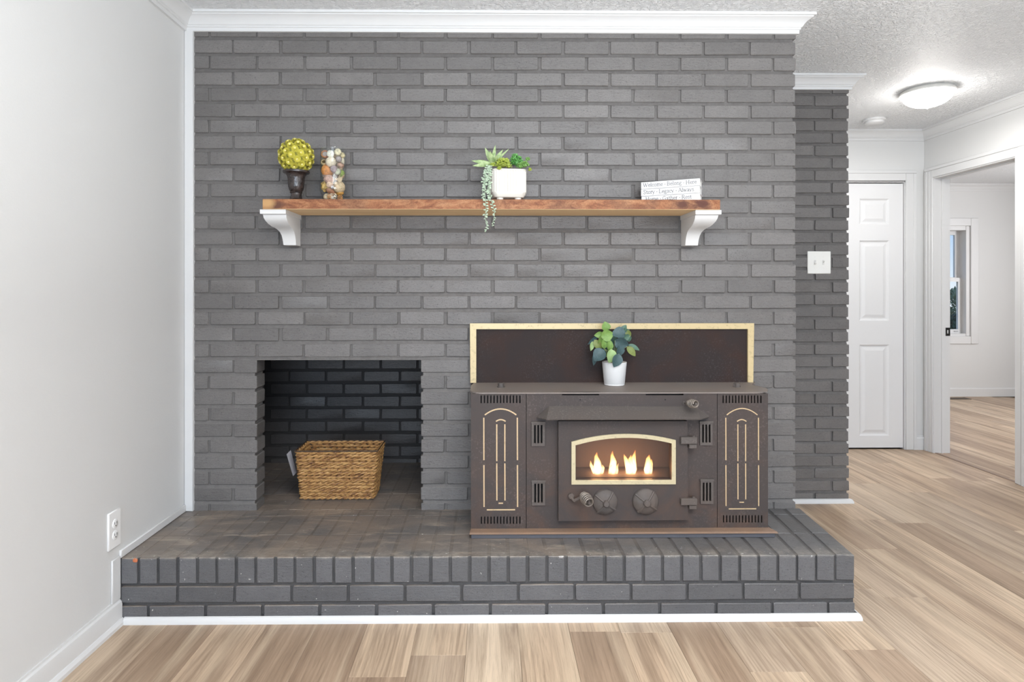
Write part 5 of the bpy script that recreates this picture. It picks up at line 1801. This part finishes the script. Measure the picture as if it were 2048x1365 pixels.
WM = [weave_mat(0), weave_mat(1)]
NROW = 14
rr = (BZ1 - BZ0) / NROW / 2
for i in range(NROW):
    z = BZ0 + rr * (2 * i + 1)
    x0, x1, y0, y1 = bask_rect((z - BZ0) / (BZ1 - BZ0), rr)
    cr = .012
    path = []
    for (cx, cy, a0) in ((x0 + cr, y1 - cr, 90), (x0 + cr, y0 + cr, 180), (x1 - cr, y0 + cr, -90), (x1 - cr, y1 - cr, 0)):
        for q_ in range(4):
            a_ = math.radians(a0 + 30 * q_); path.append(Vector((cx + cr * math.cos(a_), cy + cr * math.sin(a_), z)))
    # resample
    Lc = [0]
    for a, b_ in zip(path, path[1:] + path[:1]): Lc.append(Lc[-1] + (b_ - a).length)
    Q = path + path[:1]
    NS = 260
    pts = []
    for s in range(NS):
        d = Lc[-1] * s / NS
        k = max(j for j in range(len(Lc) - 1) if Lc[j] <= d + 1e-9)
        p = Q[k].lerp(Q[k + 1], (d - Lc[k]) / max(1e-9, Lc[k + 1] - Lc[k]))
        tg = (Q[k + 1] - Q[k]).normalized()
        pts.append((p, Vector((tg.y, -tg.x, 0))))
    m = MB()
    turns = 18
    ph0 = R.uniform(0, 6.28)
    wob = [R.uniform(.85, 1.15) for _ in range(NS // 5 + 1)]
    for sgn in (0, math.pi):
        tp_ = []
        rad = []
        for s in range(NS):
            p, nn = pts[s]
            ph = ph0 + sgn + turns * 2 * math.pi * s / NS
            tp_.append(p + nn * math.cos(ph) * rr * .50 + UZ * math.sin(ph) * rr * .52)
            w0 = wob[s // 5]; rad.append(rr * .64 * w0)
        m.tube(tp_, rad, 7, closed=True)
    m.build('woven_row', WM[i % 2], basket)
for (t_, nm, rad) in ((1.0, 'rim_wire', .0032), (0.0, 'base_wire', .0030)):
    x0, x1, y0, y1 = bask_rect(t_, .004)
    z = BZ1 + .0005 if t_ else BZ0 + .002
    m = MB(); m.tube([(x0, y0, z), (x1, y0, z), (x1, y1, z), (x0, y1, z)], rad, 6, closed=True)
    m.build(nm, plain('dark_' + nm, (.05, .03, .018), .6), basket)
x0, x1, y0, y1 = bask_rect(.05, .006)
m = MB(); m.box(x0, x1, y0, y1, BZ0 + .001, BZ0 + .006); m.build('basket_floor', WM[0], basket, smooth=False)
m = MB()
ta, tb = at(577.5, 906, 2.90), at(588.5, 951, 2.90)
for d_ in (0, .0012):
    m.face([m.bm.verts.new(p) for p in ((ta.x - d_, 2.872, ta.z), (ta.x - d_, 2.93, ta.z + .004), (tb.x - d_, 2.935, tb.z + .002), (tb.x - d_, 2.885, tb.z))])
to = m.build('hang_tag', plain('pale_tag', (.55, .55, .60), .5), basket, smooth=False); to['label'] = 'pale paper tag hanging on the left side'

# ------------------------------------------------------------------ light switch, outlet
M_ivory = plain('ivory_switch_plastic', (.84, .83, .79), .3)
a0, a1 = at(1614, 548, YR), at(1660.5, 503, YR)
sw = thing('light_switch', ((a0.x + a1.x) / 2, YR, (a0.z + a1.z) / 2), 'ivory double toggle light switch on the recessed brick wall', 'light switch')
m = MB(); m.box(a0.x, a1.x, YR - .007, YR + .001, a0.z, a1.z, .0028); m.build('switch_plate', M_ivory, sw)
cxs, czs = (a0.x + a1.x) / 2, (a0.z + a1.z) / 2
for s in (-1, 1):
    x = cxs + s * .0235
    m = MB(); m.box(x - .0052, x + .0052, YR - .0085, YR - .006, czs - .0125, czs + .0125, .001)
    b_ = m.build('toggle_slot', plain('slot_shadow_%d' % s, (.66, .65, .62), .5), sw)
    m = MB(); m.tube([(x, YR - .006, czs), (x, YR - .017, czs + s * .008)], [.0045, .0036], 8); m.build('toggle', M_ivory, sw)
    for zz in (-.031, .031):
        m = MB(); m.lathe([(.0032, 0), (.0032, .0008), (0, .0012)], (x, YR - .007, czs + zz), 10, 'Y'); m.build('screw', M_ivory, sw)
M_outlet = plain('white_outlet_plastic', (.84, .84, .84), .3)
OYc, OZc = 2.222, .352
ot = thing('wall_outlet', (XL, OYc, OZc), 'white duplex outlet low on the left wall just before the hearth', 'outlet')
m = MB(); m.box(XL - .001, XL + .007, OYc - .036, OYc + .036, OZc - .066, OZc + .066, .0028); m.build('outlet_plate', M_outlet, ot)
for s in (-1, 1):
    m = MB(); m.lathe([(.0165, .006), (.0165, .0085), (.015, .0095), (0, .0095)], (XL, OYc, OZc + s * .020), 20, 'X')
    rc = m.build('receptacle', M_outlet, ot)
    m = MB(); m.box(XL + .0093, XL + .0100, OYc - .0075, OYc - .0055, OZc + s * .020 - .001, OZc + s * .020 + .007); m.box(XL + .0093, XL + .0100, OYc + .0055, OYc + .0075, OZc + s * .020 - .001, OZc + s * .020 + .007); m.box(XL + .0093, XL + .0100, OYc - .002, OYc + .002, OZc + s * .020 - .009, OZc + s * .020 - .005)
    m.build('socket_slot', M_black, rc, smooth=False)

# ------------------------------------------------------------------ hall ceiling light and smoke detector
LX, LY = at(1855, 178, 3.72).x, 3.72
lamp = thing('ceiling_light', (LX, LY, CEIL), 'round white flush ceiling light glowing in the hall', 'ceiling light')
m = MB(); m.lathe([(0, CEIL), (.132, CEIL), (.140, CEIL - .006), (.143, CEIL - .016), (.146, CEIL - .020), (.146, CEIL - .027), (.134, CEIL - .030), (0, CEIL - .030)], (LX, LY, 0), 40)
m.build('lamp_rim', plain('brushed_white_metal', (.78, .77, .73), .35, .2), lamp)
m = MB(); m.lathe([(.130, CEIL - .0305)] + [(.130 * math.cos(a_ * math.pi / 2 / 9), CEIL - .0305 - .072 * math.sin(a_ * math.pi / 2 / 9)) for a_ in range(1, 9)] + [(0, CEIL - .1025)], (LX, LY, 0), 40)
hl = bpy.data.lights.new('hall_lamp', 'POINT'); hl.energy = 2.4; hl.color = (1.0, .985, .96); hl.shadow_soft_size = .09
area('hall_lamp_down', (LX, LY, CEIL - .125), (0, 0, 0),       .24, .24, 7.5, (1.0, .98, .95))
hlo = bpy.data.objects.new('hall_lamp', hl); hlo.location = (LX, LY, CEIL - .22); COL.objects.link(hlo)
M_dome = bpy.data.materials.new('glowing_opal_glass'); M_dome.use_nodes = True
n, l = M_dome.node_tree.nodes, M_dome.node_tree.links
b = n['Principled BSDF']; b.inputs['Base Color'].default_value = (.9, .9, .88, 1); b.inputs['Emission Color'].default_value = (1.0, .97, .92, 1); b.inputs['Emission Strength'].default_value = 14.0
m.build('lamp_shade', M_dome, lamp)
m = MB(); m.lathe([(0, CEIL - .102), (.007, CEIL - .1025), (.008, CEIL - .108), (.004, CEIL - .114), (0, CEIL - .115)], (LX, LY, 0), 12); m.build('finial', M_trim, lamp)
DXc, DYc = at(1748.5, 240, 4.36).x, 4.36
sdt = thing('smoke_detector', (DXc, DYc, CEIL), 'round white smoke detector on the hall ceiling behind the lamp', 'smoke detector')
m = MB(); m.lathe([(0, CEIL), (.070, CEIL), (.072, CEIL - .004), (.072, CEIL - .014), (.066, CEIL - .016)], (DXc, DYc, 0), 32); m.build('detector_base', M_trim, sdt)
m = MB(); m.lathe([(.060, CEIL - .0155), (.062, CEIL - .020), (.060, CEIL - .030), (.05, CEIL - .036), (0, CEIL - .037)], (DXc, DYc, 0), 32); m.build('detector_cover', M_trim, sdt)

print('bricks on the chimney wall:', nb, 'tris:', sum(len(o.data.polygons) for o in bpy.data.objects if o.type == 'MESH'))
